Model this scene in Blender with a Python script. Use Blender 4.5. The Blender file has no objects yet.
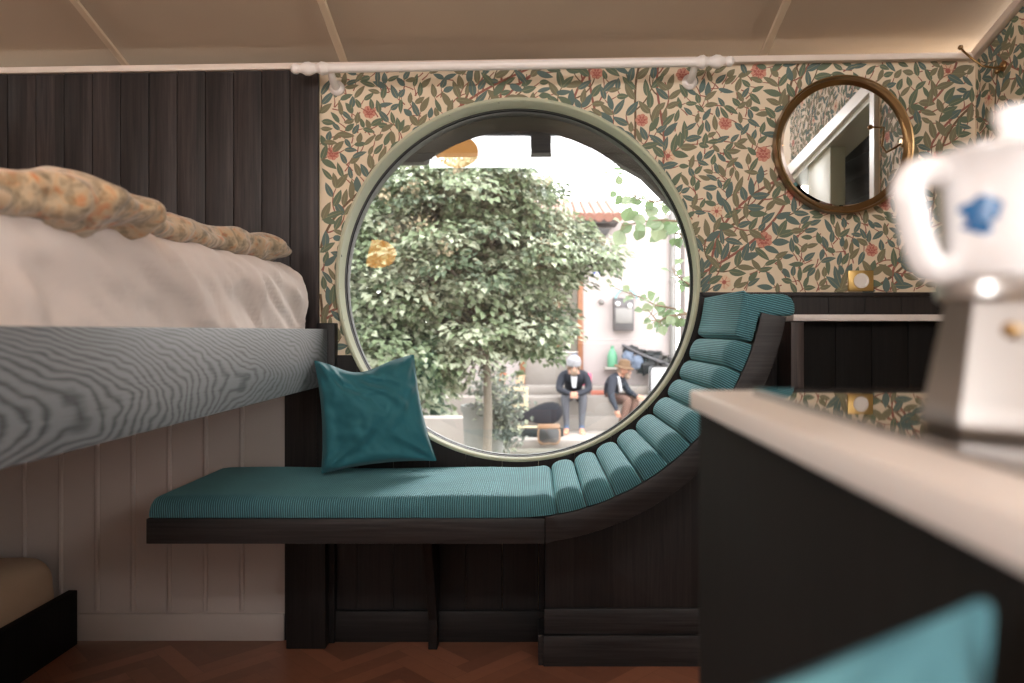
import bpy, bmesh, math, random
from mathutils import Vector, Matrix, noise
R = random.Random(7)
PI = math.pi
F = 750.0; VX = 535.0; VY = 331.0; CZ = 1.065
WY = 2.6                      # inner face of the window wall
S = WY / F
def P(px, py, d):             # a point seen at (px,py) lying d metres away
    return Vector(((px - VX) / F * d, d, CZ - (py - VY) / F * d))
def X(px, d=WY): return (px - VX) / F * d
def Z(py, d=WY): return CZ - (py - VY) / F * d
COL = bpy.context.scene.collection

# ------------------------------------------------------------------ materials
def lin(c):
    return tuple((v / 255 / 12.92) if v / 255 <= .04045 else ((v / 255 + .055) / 1.055) ** 2.4 for v in c) + (1.0,)
def newmat(name):
    m = bpy.data.materials.new(name); m.use_nodes = True
    nt = m.node_tree
    return m, nt, nt.nodes, nt.links, nt.nodes['Principled BSDF']
def mat(name, rgb, rough=.6, metal=0, var=.0, vscale=8, bump=0, bscale=40, spec=.5, sheen=0, coat=0, transl=0):
    m, nt, N, L, b = newmat(name)
    b.inputs['Base Color'].default_value = lin(rgb)
    b.inputs['Roughness'].default_value = rough
    b.inputs['Metallic'].default_value = metal
    b.inputs['Specular IOR Level'].default_value = spec
    if sheen:
        b.inputs['Sheen Weight'].default_value = sheen; b.inputs['Sheen Roughness'].default_value = .4
    if coat: b.inputs['Coat Weight'].default_value = coat
    tc = N.new('ShaderNodeTexCoord')
    if var:
        n = N.new('ShaderNodeTexNoise'); n.inputs['Scale'].default_value = vscale; n.inputs['Detail'].default_value = 5
        L.new(tc.outputs['Object'], n.inputs['Vector'])
        mx = N.new('ShaderNodeMix'); mx.data_type = 'RGBA'
        c = lin(rgb)
        mx.inputs[6].default_value = tuple(max(0, v * (1 - var)) for v in c[:3]) + (1,)
        mx.inputs[7].default_value = tuple(min(1, v * (1 + var)) for v in c[:3]) + (1,)
        L.new(n.outputs['Fac'], mx.inputs[0]); L.new(mx.outputs[2], b.inputs['Base Color'])
    if bump:
        n = N.new('ShaderNodeTexNoise'); n.inputs['Scale'].default_value = bscale; n.inputs['Detail'].default_value = 4
        L.new(tc.outputs['Object'], n.inputs['Vector'])
        bp = N.new('ShaderNodeBump'); bp.inputs['Strength'].default_value = bump; bp.inputs['Distance'].default_value = .01
        L.new(n.outputs['Fac'], bp.inputs['Height']); L.new(bp.outputs['Normal'], b.inputs['Normal'])
    if transl:
        t = N.new('ShaderNodeBsdfTranslucent'); t.inputs['Color'].default_value = lin(rgb)
        mix = N.new('ShaderNodeMixShader'); mix.inputs[0].default_value = transl
        out = N['Material Output']
        L.new(b.outputs[0], mix.inputs[1]); L.new(t.outputs[0], mix.inputs[2]); L.new(mix.outputs[0], out.inputs['Surface'])
    return m
def ramp(N, stops):
    r = N.new('ShaderNodeValToRGB'); e = r.color_ramp.elements
    while len(e) < len(stops): e.new(.5)
    for k, (p, c) in enumerate(stops):
        e[k].position = p; e[k].color = lin(c) if len(c) == 3 else c
    return r
def wood(name, dark, light, axis='Z', scale=1.0, rough=.5, board=None, bump=.25, spec=.4):
    """open-pored stained wood: fine streaks along one axis; board = (axis, width) gives every board its own tone"""
    m, nt, N, L, b = newmat(name)
    tc = N.new('ShaderNodeTexCoord')
    mp = N.new('ShaderNodeMapping')
    st = {'X': (2, 60, 60), 'Y': (60, 2, 60), 'Z': (60, 60, 2)}[axis]
    mp.inputs['Scale'].default_value = tuple(s * scale for s in st)
    L.new(tc.outputs['Object'], mp.inputs['Vector'])
    n1 = N.new('ShaderNodeTexNoise'); n1.inputs['Scale'].default_value = 1.6; n1.inputs['Detail'].default_value = 6
    n1.inputs['Roughness'].default_value = .65; n1.inputs['Distortion'].default_value = .4
    L.new(mp.outputs[0], n1.inputs['Vector'])
    r = ramp(N, [(.32, dark), (.72, light)])
    L.new(n1.outputs['Fac'], r.inputs['Fac'])
    col = r.outputs['Color']
    if board:
        sx = N.new('ShaderNodeSeparateXYZ'); L.new(tc.outputs['Object'], sx.inputs[0])
        d = N.new('ShaderNodeMath'); d.operation = 'DIVIDE'; d.inputs[1].default_value = board[1]
        L.new(sx.outputs[board[0]], d.inputs[0])
        fl = N.new('ShaderNodeMath'); fl.operation = 'FLOOR'; L.new(d.outputs[0], fl.inputs[0])
        wn = N.new('ShaderNodeTexWhiteNoise'); wn.noise_dimensions = '1D'; L.new(fl.outputs[0], wn.inputs['W'])
        mr = N.new('ShaderNodeMapRange'); mr.inputs[3].default_value = .62; mr.inputs[4].default_value = 1.35
        L.new(wn.outputs['Value'], mr.inputs[0])
        mu = N.new('ShaderNodeMix'); mu.data_type = 'RGBA'; mu.blend_type = 'MULTIPLY'; mu.inputs[0].default_value = 1
        L.new(col, mu.inputs[6]); L.new(mr.outputs[0], mu.inputs[7]); col = mu.outputs[2]
    L.new(col, b.inputs['Base Color'])
    b.inputs['Roughness'].default_value = rough; b.inputs['Specular IOR Level'].default_value = spec
    bp = N.new('ShaderNodeBump'); bp.inputs['Strength'].default_value = bump; bp.inputs['Distance'].default_value = .002
    L.new(n1.outputs['Fac'], bp.inputs['Height']); L.new(bp.outputs['Normal'], b.inputs['Normal'])
    return m
def cathedral(name, dark, light):
    """flat-sawn ash: nested arches along the length (y), straight lines higher up"""
    m, nt, N, L, b = newmat(name)
    tc = N.new('ShaderNodeTexCoord'); sx = N.new('ShaderNodeSeparateXYZ'); L.new(tc.outputs['Object'], sx.inputs[0])
    def M(op, a, bb=None):
        k = N.new('ShaderNodeMath'); k.operation = op
        for i, v in enumerate((a, bb)):
            if v is None: continue
            if isinstance(v, (int, float)): k.inputs[i].default_value = v
            else: L.new(v, k.inputs[i])
        return k.outputs[0]
    n = N.new('ShaderNodeTexNoise'); n.inputs['Scale'].default_value = 3.0; n.inputs['Detail'].default_value = 3
    mp = N.new('ShaderNodeMapping'); mp.inputs['Scale'].default_value = (1, .9, 2.2); L.new(tc.outputs['Object'], mp.inputs['Vector'])
    L.new(mp.outputs[0], n.inputs['Vector'])
    dz = M('SUBTRACT', sx.outputs[2], .938)
    q = M('MULTIPLY', M('MULTIPLY', dz, dz), 21.0)
    v = M('ADD', M('ADD', sx.outputs[1], q), M('MULTIPLY', n.outputs['Fac'], .42))
    w = M('SINE', M('MULTIPLY', v, 150.0))
    w = M('POWER', M('ADD', M('MULTIPLY', w, .499), .5), .6)
    n2 = N.new('ShaderNodeTexNoise'); n2.inputs['Scale'].default_value = 1; n2.inputs['Detail'].default_value = 5
    mp2 = N.new('ShaderNodeMapping'); mp2.inputs['Scale'].default_value = (30, 8, 260); L.new(tc.outputs['Object'], mp2.inputs['Vector'])
    L.new(mp2.outputs[0], n2.inputs['Vector'])
    w2 = M('ADD', M('MULTIPLY', w, .55), M('MULTIPLY', n2.outputs['Fac'], .55))
    r = ramp(N, [(.22, dark), (.75, light)]); L.new(w2, r.inputs['Fac'])
    L.new(r.outputs['Color'], b.inputs['Base Color'])
    b.inputs['Roughness'].default_value = .42; b.inputs['Specular IOR Level'].default_value = .5
    bp = N.new('ShaderNodeBump'); bp.inputs['Strength'].default_value = .2; bp.inputs['Distance'].default_value = .002
    L.new(w2, bp.inputs['Height']); L.new(bp.outputs['Normal'], b.inputs['Normal'])
    return m
def corduroy(name, deep, pale, pitch=.0062):
    m, nt, N, L, b = newmat(name)
    uv = N.new('ShaderNodeUVMap'); uv.uv_map = 'UVMap'
    w = N.new('ShaderNodeTexWave'); w.wave_type = 'BANDS'; w.bands_direction = 'X'; w.wave_profile = 'SIN'
    w.inputs['Scale'].default_value = 2 * PI / pitch / 20; w.inputs['Distortion'].default_value = .25
    w.inputs['Detail'].default_value = 1; w.inputs['Detail Scale'].default_value = .4
    L.new(uv.outputs[0], w.inputs['Vector'])
    r = ramp(N, [(.05, deep), (.75, pale)]); L.new(w.outputs['Fac'], r.inputs['Fac'])
    n = N.new('ShaderNodeTexNoise'); n.inputs['Scale'].default_value = 9; n.inputs['Detail'].default_value = 4
    L.new(uv.outputs[0], n.inputs['Vector'])
    mr = N.new('ShaderNodeMapRange'); mr.inputs[3].default_value = .75; mr.inputs[4].default_value = 1.25; L.new(n.outputs['Fac'], mr.inputs[0])
    mu = N.new('ShaderNodeMix'); mu.data_type = 'RGBA'; mu.blend_type = 'MULTIPLY'; mu.inputs[0].default_value = 1
    L.new(r.outputs['Color'], mu.inputs[6]); L.new(mr.outputs[0], mu.inputs[7]); L.new(mu.outputs[2], b.inputs['Base Color'])
    b.inputs['Roughness'].default_value = .75; b.inputs['Sheen Weight'].default_value = .5; b.inputs['Sheen Roughness'].default_value = .35
    b.inputs['Sheen Tint'].default_value = lin((150, 215, 220)); b.inputs['Specular IOR Level'].default_value = .25
    bp = N.new('ShaderNodeBump'); bp.inputs['Strength'].default_value = .7; bp.inputs['Distance'].default_value = .0025
    L.new(w.outputs['Fac'], bp.inputs['Height']); L.new(bp.outputs['Normal'], b.inputs['Normal'])
    return m
def floral(name):
    m, nt, N, L, b = newmat(name)
    tc = N.new('ShaderNodeTexCoord')
    n = N.new('ShaderNodeTexNoise'); n.inputs['Scale'].default_value = 24; n.inputs['Detail'].default_value = 3; n.inputs['Distortion'].default_value = 1.5
    L.new(tc.outputs['Object'], n.inputs['Vector'])
    r = ramp(N, [(.36, (150, 130, 102)), (.47, (184, 160, 130)), (.58, (188, 154, 116)), (.68, (186, 122, 78))])
    L.new(n.outputs['Fac'], r.inputs['Fac'])
    v = N.new('ShaderNodeTexNoise'); v.inputs['Scale'].default_value = 38; v.inputs['Detail'].default_value = 2; L.new(tc.outputs['Object'], v.inputs['Vector'])
    r2 = ramp(N, [(.40, (120, 118, 92)), (.5, (255, 255, 255))]); L.new(v.outputs['Fac'], r2.inputs['Fac'])
    mu = N.new('ShaderNodeMix'); mu.data_type = 'RGBA'; mu.blend_type = 'MULTIPLY'; mu.inputs[0].default_value = .45
    L.new(r.outputs['Color'], mu.inputs[6]); L.new(r2.outputs['Color'], mu.inputs[7]); L.new(mu.outputs[2], b.inputs['Base Color'])
    b.inputs['Roughness'].default_value = .9; b.inputs['Sheen Weight'].default_value = .3
    bp = N.new('ShaderNodeBump'); bp.inputs['Strength'].default_value = .3; bp.inputs['Distance'].default_value = .006
    L.new(n.outputs['Fac'], bp.inputs['Height']); L.new(bp.outputs['Normal'], b.inputs['Normal'])
    return m
def glass(name, boost=2.0, tint=(1, 1, 1, 1)):
    m, nt, N, L, b = newmat(name); N.remove(b)
    fr = N.new('ShaderNodeFresnel'); fr.inputs['IOR'].default_value = 1.5
    k = N.new('ShaderNodeMath'); k.operation = 'MULTIPLY'; k.inputs[1].default_value = boost; k.use_clamp = True; L.new(fr.outputs[0], k.inputs[0])
    t = N.new('ShaderNodeBsdfTransparent'); t.inputs['Color'].default_value = tint
    g = N.new('ShaderNodeBsdfGlossy'); g.inputs['Roughness'].default_value = .003
    mx = N.new('ShaderNodeMixShader'); L.new(k.outputs[0], mx.inputs[0]); L.new(t.outputs[0], mx.inputs[1]); L.new(g.outputs[0], mx.inputs[2])
    L.new(mx.outputs[0], N['Material Output'].inputs['Surface'])
    return m
def emit(name, rgb, s):
    m, nt, N, L, b = newmat(name)
    b.inputs['Emission Color'].default_value = lin(rgb); b.inputs['Emission Strength'].default_value = s
    b.inputs['Base Color'].default_value = lin(rgb)
    return m
M = {}
M['paper'] = mat('wallpaper ground', (228, 210, 182), .6, var=.05, vscale=60)
M['vine'] = mat('printed vine', (156, 98, 84), .75)
M['vine2'] = mat('printed twig', (116, 92, 68), .75)
M['leafA'] = mat('printed leaf blue green', (96, 114, 108), .75)
M['leafB'] = mat('printed leaf olive', (128, 122, 95), .75)
M['leafC'] = mat('printed leaf green', (104, 116, 94), .75)
M['rib'] = mat('printed leaf rib', (150, 146, 112), .75)
M['bloom'] = mat('printed blossom', (206, 146, 124), .75)
M['bloom2'] = mat('printed blossom heart', (176, 100, 88), .75)
M['petal'] = mat('printed pale petal', (226, 196, 164), .75)
M['darkboard'] = wood('dark stained boards', (22, 18, 17), (60, 51, 49), 'Z', board=(0, .0971), rough=.5)
M['darkwood'] = wood('black stained ash', (17, 15, 15), (46, 42, 41), 'X', rough=.5)
M['darkwoodz'] = wood('black stained ash upright', (16, 14, 14), (40, 36, 35), 'Z', rough=.55)
M['rimwood'] = wood('ash rim', (20, 19, 19), (58, 54, 54), 'X', rough=.45)
M['wainscot'] = wood('wainscot boards', (18, 15, 15), (44, 37, 35), 'Z', board=(0, .125), rough=.5)
M['brownpost'] = wood('brown post', (44, 35, 32), (76, 62, 57), 'Z')
M['rail'] = cathedral('flat sawn ash', (54, 56, 58), (120, 123, 125))
M['cream'] = mat('cream painted boards', (200, 188, 180), .55, var=.05, vscale=3)
M['ceil'] = mat('ceiling cloth', (180, 160, 139), .85, var=.05, vscale=3, bump=.12, bscale=260)
M['trim'] = mat('off white trim paint', (226, 210, 196), .45)
M['seam'] = mat('ceiling batten paint', (204, 182, 156), .6)
M['rod'] = mat('white rod paint', (238, 230, 224), .35)
M['sage'] = mat('sage green window paint', (196, 198, 172), .3, var=.03)
M['gasket'] = mat('black rubber', (16, 17, 18), .45)
M['gasket2'] = mat('dark aluminium profile', (46, 48, 50), .35, metal=.5)
M['glass'] = glass('double glazing', 2.0)
M['cord'] = corduroy('teal corduroy', (28, 62, 70), (98, 154, 164))
M['velvet'] = mat('teal velvet', (48, 108, 118), .7, var=.2, vscale=9, sheen=.25, spec=.2)
M['velvet2'] = mat('bright teal upholstery', (104, 160, 172), .8, var=.05, sheen=.3, spec=.2)
M['sheet'] = mat('rose white cotton', (212, 198, 190), .9, var=.03, sheen=.2, spec=.15)
M['tansheet'] = mat('tan cotton', (206, 178, 150), .9, var=.04, spec=.15)
M['duvet'] = floral('floral quilt')
M['brass'] = mat('old brass', (156, 126, 88), .28, metal=1, var=.1)
M['plate'] = mat('brushed brass plate', (205, 172, 110), .35, metal=.9)
M['mirror'] = mat('silvered glass', (232, 232, 230), .01, metal=1)
M['whiteplastic'] = mat('white plastic', (232, 226, 218), .4)
M['hole'] = mat('dark hole', (30, 28, 27), .6)
M['worktop'] = mat('white laminate', (222, 214, 208), .35)
M['laminate edge'] = mat('birch edge', (205, 186, 166), .5)
M['cab'] = wood('black cabinet', (14, 13, 12), (25, 23, 22), 'Z', rough=.8, spec=.2)
M['hob'] = mat('black mirror glass', (10, 10, 10), .015, spec=1.0, coat=1)
M['hob'].node_tree.nodes['Principled BSDF'].inputs['IOR'].default_value = 2.2
M['alu'] = mat('cast aluminium', (200, 196, 192), .28, metal=1, var=.04)
M['porcelain'] = mat('white porcelain', (240, 238, 238), .12, coat=.5)
M['blue'] = mat('cobalt glaze', (40, 104, 160), .2)
M['black'] = mat('matt black', (22, 22, 23), .6)
M['amberglass'] = None
M['oak'] = mat('chair wood', (150, 104, 62), .5, var=.15)
M['doorwhite'] = mat('white gloss paint', (236, 232, 226), .3)
M['doorsage'] = mat('pale sage paint', (206, 208, 188), .4)
M['slate'] = wood('charcoal boards', (24, 25, 26), (44, 45, 46), 'Y', rough=.6)
def parquet():
    m, nt, N, L, b = newmat('herringbone parquet')
    tc = N.new('ShaderNodeTexCoord'); at = N.new('ShaderNodeAttribute'); at.attribute_name = 'tone'
    n = N.new('ShaderNodeTexNoise'); n.inputs['Scale'].default_value = 30; n.inputs['Detail'].default_value = 5
    L.new(tc.outputs['Object'], n.inputs['Vector'])
    r = ramp(N, [(0, (124, 78, 60)), (1, (178, 118, 90))])
    a = N.new('ShaderNodeMath'); a.operation = 'MULTIPLY_ADD'; a.inputs[1].default_value = .35; L.new(n.outputs['Fac'], a.inputs[0]); 
    k = N.new('ShaderNodeMath'); k.operation = 'MULTIPLY'; k.inputs[1].default_value = .65; L.new(at.outputs['Fac'], k.inputs[0]); L.new(k.outputs[0], a.inputs[2])
    L.new(a.outputs[0], r.inputs['Fac']); L.new(r.outputs['Color'], b.inputs['Base Color'])
    b.inputs['Roughness'].default_value = .32
    return m
M['parquet'] = parquet()
# outside
M['leaf1'] = mat('leaf mid green', (108, 122, 92), .5, var=.25, vscale=3, transl=.3)
M['leaf2'] = mat('leaf dark green', (65, 80, 58), .5, var=.25, vscale=3, transl=.25)
M['leaf3'] = mat('leaf silver green', (158, 165, 142), .5, var=.15, vscale=3, transl=.3)
M['leaf4'] = mat('cream blossom', (142, 130, 106), .7, var=.1, transl=.2)
M['leaf5'] = mat('fresh leaf', (89, 110, 75), .5, var=.2, vscale=6, transl=.35)
M['leaf6'] = mat('dusty leaf', (101, 108, 98), .6, var=.15, vscale=6, transl=.2)
M['bark'] = mat('grey bark', (104, 98, 88), .9, var=.2, vscale=12, bump=.5)
M['twig'] = mat('brown twig', (98, 82, 66), .9)
M['stucco'] = mat('pinkish stucco', (163, 153, 151), .95, var=.06, vscale=2, bump=.2, bscale=60)
M['stone'] = mat('pale stone', (142, 135, 129), .95, var=.12, vscale=4, bump=.2)
M['stonedk'] = mat('mossy stone', (89, 87, 77), .95, var=.15, vscale=4)
M['ground'] = mat('gravel', (115, 110, 101), .95, var=.15, vscale=6)
M['tile'] = mat('red roof tile', (125, 86, 73), .85, var=.15, vscale=6)
M['eave'] = wood('weathered dark timber', (34, 33, 33), (58, 56, 54), 'X')
M['pipe'] = mat('zinc pipe', (120, 118, 116), .5, metal=.4)
M['doorbrown'] = mat('brown door', (129, 84, 55), .6, var=.2)
M['doorglass'] = mat('dusty door glass', (96, 92, 82), .2, var=.4, vscale=3)
M['boxgrey'] = mat('grey metal box', (72, 70, 72), .45, metal=.3)
M['teal'] = mat('teal enamel', (120, 170, 176), .4)
M['green'] = mat('green plastic', (84, 138, 108), .5)
M['navy'] = mat('navy jacket cloth', (36, 39, 48), .9)
M['jean'] = mat('grey trousers', (79, 80, 86), .9)
M['brownc'] = mat('brown trousers', (89, 65, 56), .9)
M['skin'] = mat('skin', (184, 137, 115), .6)
M['shoe'] = mat('tan shoe leather', (190, 138, 112), .6)
M['shoew'] = mat('pale canvas shoe', (206, 202, 200), .7)
M['hatg'] = mat('grey knit', (137, 137, 141), .95)
M['hatb'] = mat('brown felt', (101, 79, 58), .9)
M['hair'] = mat('grey brown hair', (136, 116, 100), .9)
M['shirt'] = mat('pale shirt', (175, 175, 178), .9)
M['sock'] = mat('blue denim cuff', (70, 84, 106), .9)
M['guitar'] = mat('amber guitar binding', (126, 94, 66), .35)
M['gshade'] = mat('painted guitar shadow', (34, 28, 26), .3)  # dark colour stands in for the shadow inside the guitar outline
M['plush'] = mat('charcoal plush', (36, 36, 42), .95)
M['bluecloth'] = mat('slate blue cloth', (92, 102, 118), .9)
M['pink'] = mat('pink plastic', (214, 90, 120), .5)
M['palewood'] = mat('pale bench wood', (190, 177, 146), .7, var=.06)
M['brick'] = mat('red brick', (176, 108, 92), .9)
M['terracotta'] = mat('orange flower pot', (177, 110, 82), .8)
M['bin'] = mat('grey planter', (112, 114, 110), .8, var=.1)
M['paperwhite'] = mat('enamel white', (206, 206, 206), .4)
M['ink'] = mat('sign blue', (52, 70, 140), .5)

# ------------------------------------------------------------------ mesh helpers
class MB:
    def __init__(s): s.v = []; s.f = []; s.mi = []; s.uv = []
    def add(s, vs, fs, mi=0, uvs=None):
        o = len(s.v); s.v += [tuple(v) for v in vs]
        for k, f in enumerate(fs):
            s.f.append(tuple(i + o for i in f)); s.mi.append(mi[k] if isinstance(mi, list) else mi)
            if uvs is not None: s.uv.append([uvs[i] for i in f])
            else: s.uv.append([(0, 0)] * len(f))
        return s
    def bm(s, b, mi=0, mtx=None):
        b.verts.index_update()
        return s.add([(mtx @ v.co if mtx else v.co) for v in b.verts], [[v.index for v in f.verts] for f in b.faces], mi)
    def box(s, lo, hi, bev=0, mi=0, mtx=None, seg=2):
        b = bmesh.new(); bmesh.ops.create_cube(b, size=1)
        for v in b.verts:
            v.co = Vector((lo[i] + (v.co[i] + .5) * (hi[i] - lo[i]) for i in range(3)))
        if bev: bmesh.ops.bevel(b, geom=list(b.edges), offset=bev, segments=seg, affect='EDGES', profile=.5)
        s.bm(b, mi, mtx); b.free(); return s
    def prism(s, pts, y0, y1, bev=0, mi=0, seg=2, axis='Y'):
        """outline in (x,z) pushed from y0 to y1 (axis X: outline in (y,z); axis Z: outline in (x,y))"""
        b = bmesh.new()
        def co(p, t): return {'Y': (p[0], t, p[1]), 'X': (t, p[0], p[1]), 'Z': (p[0], p[1], t)}[axis]
        a = [b.verts.new(co(p, y0)) for p in pts]; c = [b.verts.new(co(p, y1)) for p in pts]
        n = len(pts)
        b.faces.new(a); b.faces.new(c[::-1])
        for i in range(n): b.faces.new((a[i], c[i], c[(i + 1) % n], a[(i + 1) % n]))
        bmesh.ops.recalc_face_normals(b, faces=b.faces)
        if bev: bmesh.ops.bevel(b, geom=[e for e in b.edges if e.calc_face_angle(0) > .4], offset=bev, segments=seg, affect='EDGES', profile=.5)
        s.bm(b, mi); b.free(); return s
    def tube(s, path, rad, n=10, mi=0, cap=True):
        path = [Vector(p) for p in path]; m = len(path)
        if not isinstance(rad, (list, tuple)): rad = [rad] * m
        vs = []; up = None
        for i, p in enumerate(path):
            t = (path[min(i + 1, m - 1)] - path[max(i - 1, 0)]).normalized()
            if up is None: up = Vector((0, 0, 1)) if abs(t.z) < .9 else Vector((1, 0, 0))
            a = t.cross(up)
            if a.length < 1e-6: a = t.orthogonal()
            a.normalize(); bb = a.cross(t).normalized(); up = bb
            for k in range(n):
                w = 2 * PI * k / n; vs.append(p + (a * math.cos(w) + bb * math.sin(w)) * rad[i])
        fs = [(i * n + k, i * n + (k + 1) % n, (i + 1) * n + (k + 1) % n, (i + 1) * n + k) for i in range(m - 1) for k in range(n)]
        if cap: fs += [tuple(range(n))[::-1], tuple((m - 1) * n + k for k in range(n))]
        return s.add(vs, fs, mi)
    def lathe(s, prof, n=32, mi=0, mtx=None, close=False, cap=True):
        vs = []; fs = []; m = len(prof)
        for r, z in prof:
            for k in range(n):
                w = 2 * PI * k / n; v = Vector((r * math.cos(w), r * math.sin(w), z)); vs.append(mtx @ v if mtx else v)
        rng = m if close else m - 1
        for i in range(rng):
            j = (i + 1) % m
            for k in range(n): fs.append((i * n + k, i * n + (k + 1) % n, j * n + (k + 1) % n, j * n + k))
        if not close and cap:
            if prof[0][0] > 1e-6: fs.append(tuple(range(n))[::-1])
            if prof[-1][0] > 1e-6: fs.append(tuple((m - 1) * n + k for k in range(n)))
        return s.add(vs, fs, mi)
    def ball(s, c, r, mi=0, n=16, sc=(1, 1, 1), rough=0, seed=0):
        b = bmesh.new(); bmesh.ops.create_uvsphere(b, u_segments=n, v_segments=max(6, n // 2), radius=1)
        for v in b.verts:
            d = v.co.copy(); k = 1 + (rough * noise.noise(d * 2.3 + Vector((seed, 0, 0))) if rough else 0)
            v.co = Vector((d.x * sc[0], d.y * sc[1], d.z * sc[2])) * r * k + Vector(c)
        s.bm(b, mi); b.free(); return s
    def grid(s, fn, nu, nv, mi=0, wu=False, wv=False, uvf=None):
        vs = []; uvs = []
        for i in range(nu):
            for j in range(nv):
                u = i / (nu if wu else nu - 1); v = j / (nv if wv else nv - 1)
                vs.append(fn(u, v)); uvs.append(uvf(u, v) if uvf else (u, v))
        fs = []
        for i in range(nu if wu else nu - 1):
            for j in range(nv if wv else nv - 1):
                i2, j2 = (i + 1) % nu, (j + 1) % nv
                fs.append((i * nv + j, i2 * nv + j, i2 * nv + j2, i * nv + j2))
        return s.add(vs, fs, mi, uvs)
    def build(s, name, mats, parent=None, smooth=35, kind=None, sub=0, origin=None, weld=False):
        me = bpy.data.meshes.new(name)
        o0 = Vector(origin) if origin is not None else Vector((0, 0, 0))
        me.from_pydata([Vector(v) - o0 for v in s.v], [], s.f)
        mats = mats if isinstance(mats, (list, tuple)) else [mats]
        for m in mats: me.materials.append(m)
        for p, i in zip(me.polygons, s.mi): p.material_index = i
        ul = me.uv_layers.new(name='UVMap')
        flat = []
        for uvs in s.uv:
            for q in uvs: flat += [q[0], q[1]]
        ul.data.foreach_set('uv', flat)
        b = bmesh.new(); b.from_mesh(me)
        if weld: bmesh.ops.remove_doubles(b, verts=b.verts, dist=1e-5)
        bmesh.ops.recalc_face_normals(b, faces=b.faces); b.to_mesh(me); b.free()
        if smooth:
            me.shade_smooth(); me.set_sharp_from_angle(angle=math.radians(smooth))
        o = bpy.data.objects.new(name, me); COL.objects.link(o)
        if origin is not None: o.location = o0
        if parent:
            o.parent = parent
            o.location = o0 - parent.location if origin is not None else -Vector(parent.location)
        if sub:
            md = o.modifiers.new('sub', 'SUBSURF'); md.levels = sub; md.render_levels = sub
        if kind: o['kind'] = kind
        return o
def thing(name, label, cat, loc, group=None):
    o = bpy.data.objects.new(name, None); COL.objects.link(o); o.location = loc; o.empty_display_size = .05
    o['label'] = label; o['category'] = cat
    if group: o['group'] = group
    bpy.context.view_layer.update()
    return o
def tag(o, label, cat, group=None, kind=None):
    o['label'] = label; o['category'] = cat
    if group: o['group'] = group
    if kind: o['kind'] = kind
    return o
def fbm(v, sc, s=0): return noise.fractal(Vector(v) * sc + Vector((s, s * 2, 0)), 1.0, 2.0, 4)

# ------------------------------------------------------------------ room shell
XL, XR, YB = -2.3, 1.525, -1.4
WC = Vector((X(518), WY, Z(280)))          # centre of the round window
CX, CZ0 = WC.x, WC.z
RO = 182 * S
def zc(x): return 1.970 + (x + 1.855) * .0154
SL = .332
def ceil_z(x, y):
    return zc(x) + SL * (WY - y) if y > -.5 else zc(x) + SL * (WY + .5)
RH = RO - .008; RH2 = .675; WT = .20          # hole in the wall, flaring outwards; wall thickness

def wall_back():
    m = MB(); n = 160; o = []; x0, x1 = XL - .1, XR + .1
    for k in range(n):
        w = 2 * PI * k / n; o.append((math.cos(w), math.sin(w)))
    for y, rh in ((WY, RH), (WY + WT, RH2)):
        inn = [(CX + c * rh, y, CZ0 + s_ * rh) for c, s_ in o]; out = []
        for c, s_ in o:
            t = 1e9
            if c > 1e-9: t = min(t, (x1 - CX) / c)
            if c < -1e-9: t = min(t, (x0 - CX) / c)
            if s_ < -1e-9: t = min(t, (0 - CZ0) / s_)
            if s_ > 1e-9:
                # sloping top edge z = zc(x)
                t = min(t, (zc(CX) - CZ0) / (s_ - .0154 * c))
            out.append((CX + c * t, y, CZ0 + s_ * t))
        m.add(inn + out, [(k, (k + 1) % n, n + (k + 1) % n, n + k) for k in range(n)], 0)
        # corners cut off by the fan
        def near(cx, cz):
            ang = math.atan2(cz - CZ0, cx - CX) % (2 * PI); k = int(ang / (2 * PI) * n) % n
            m.add([out[k], (cx, y, cz), out[(k + 1) % n]], [(0, 1, 2)], 0)
        for cx, cz in ((x0, 0), (x1, 0), (x0, zc(x0)), (x1, zc(x1))): near(cx, cz)
    ri = [(CX + c * RH, WY, CZ0 + s_ * RH) for c, s_ in o] + [(CX + c * RH2, WY + WT, CZ0 + s_ * RH2) for c, s_ in o]
    m.add(ri, [(k, (k + 1) % n, n + (k + 1) % n, n + k) for k in range(n)], 0)
    return m

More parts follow.
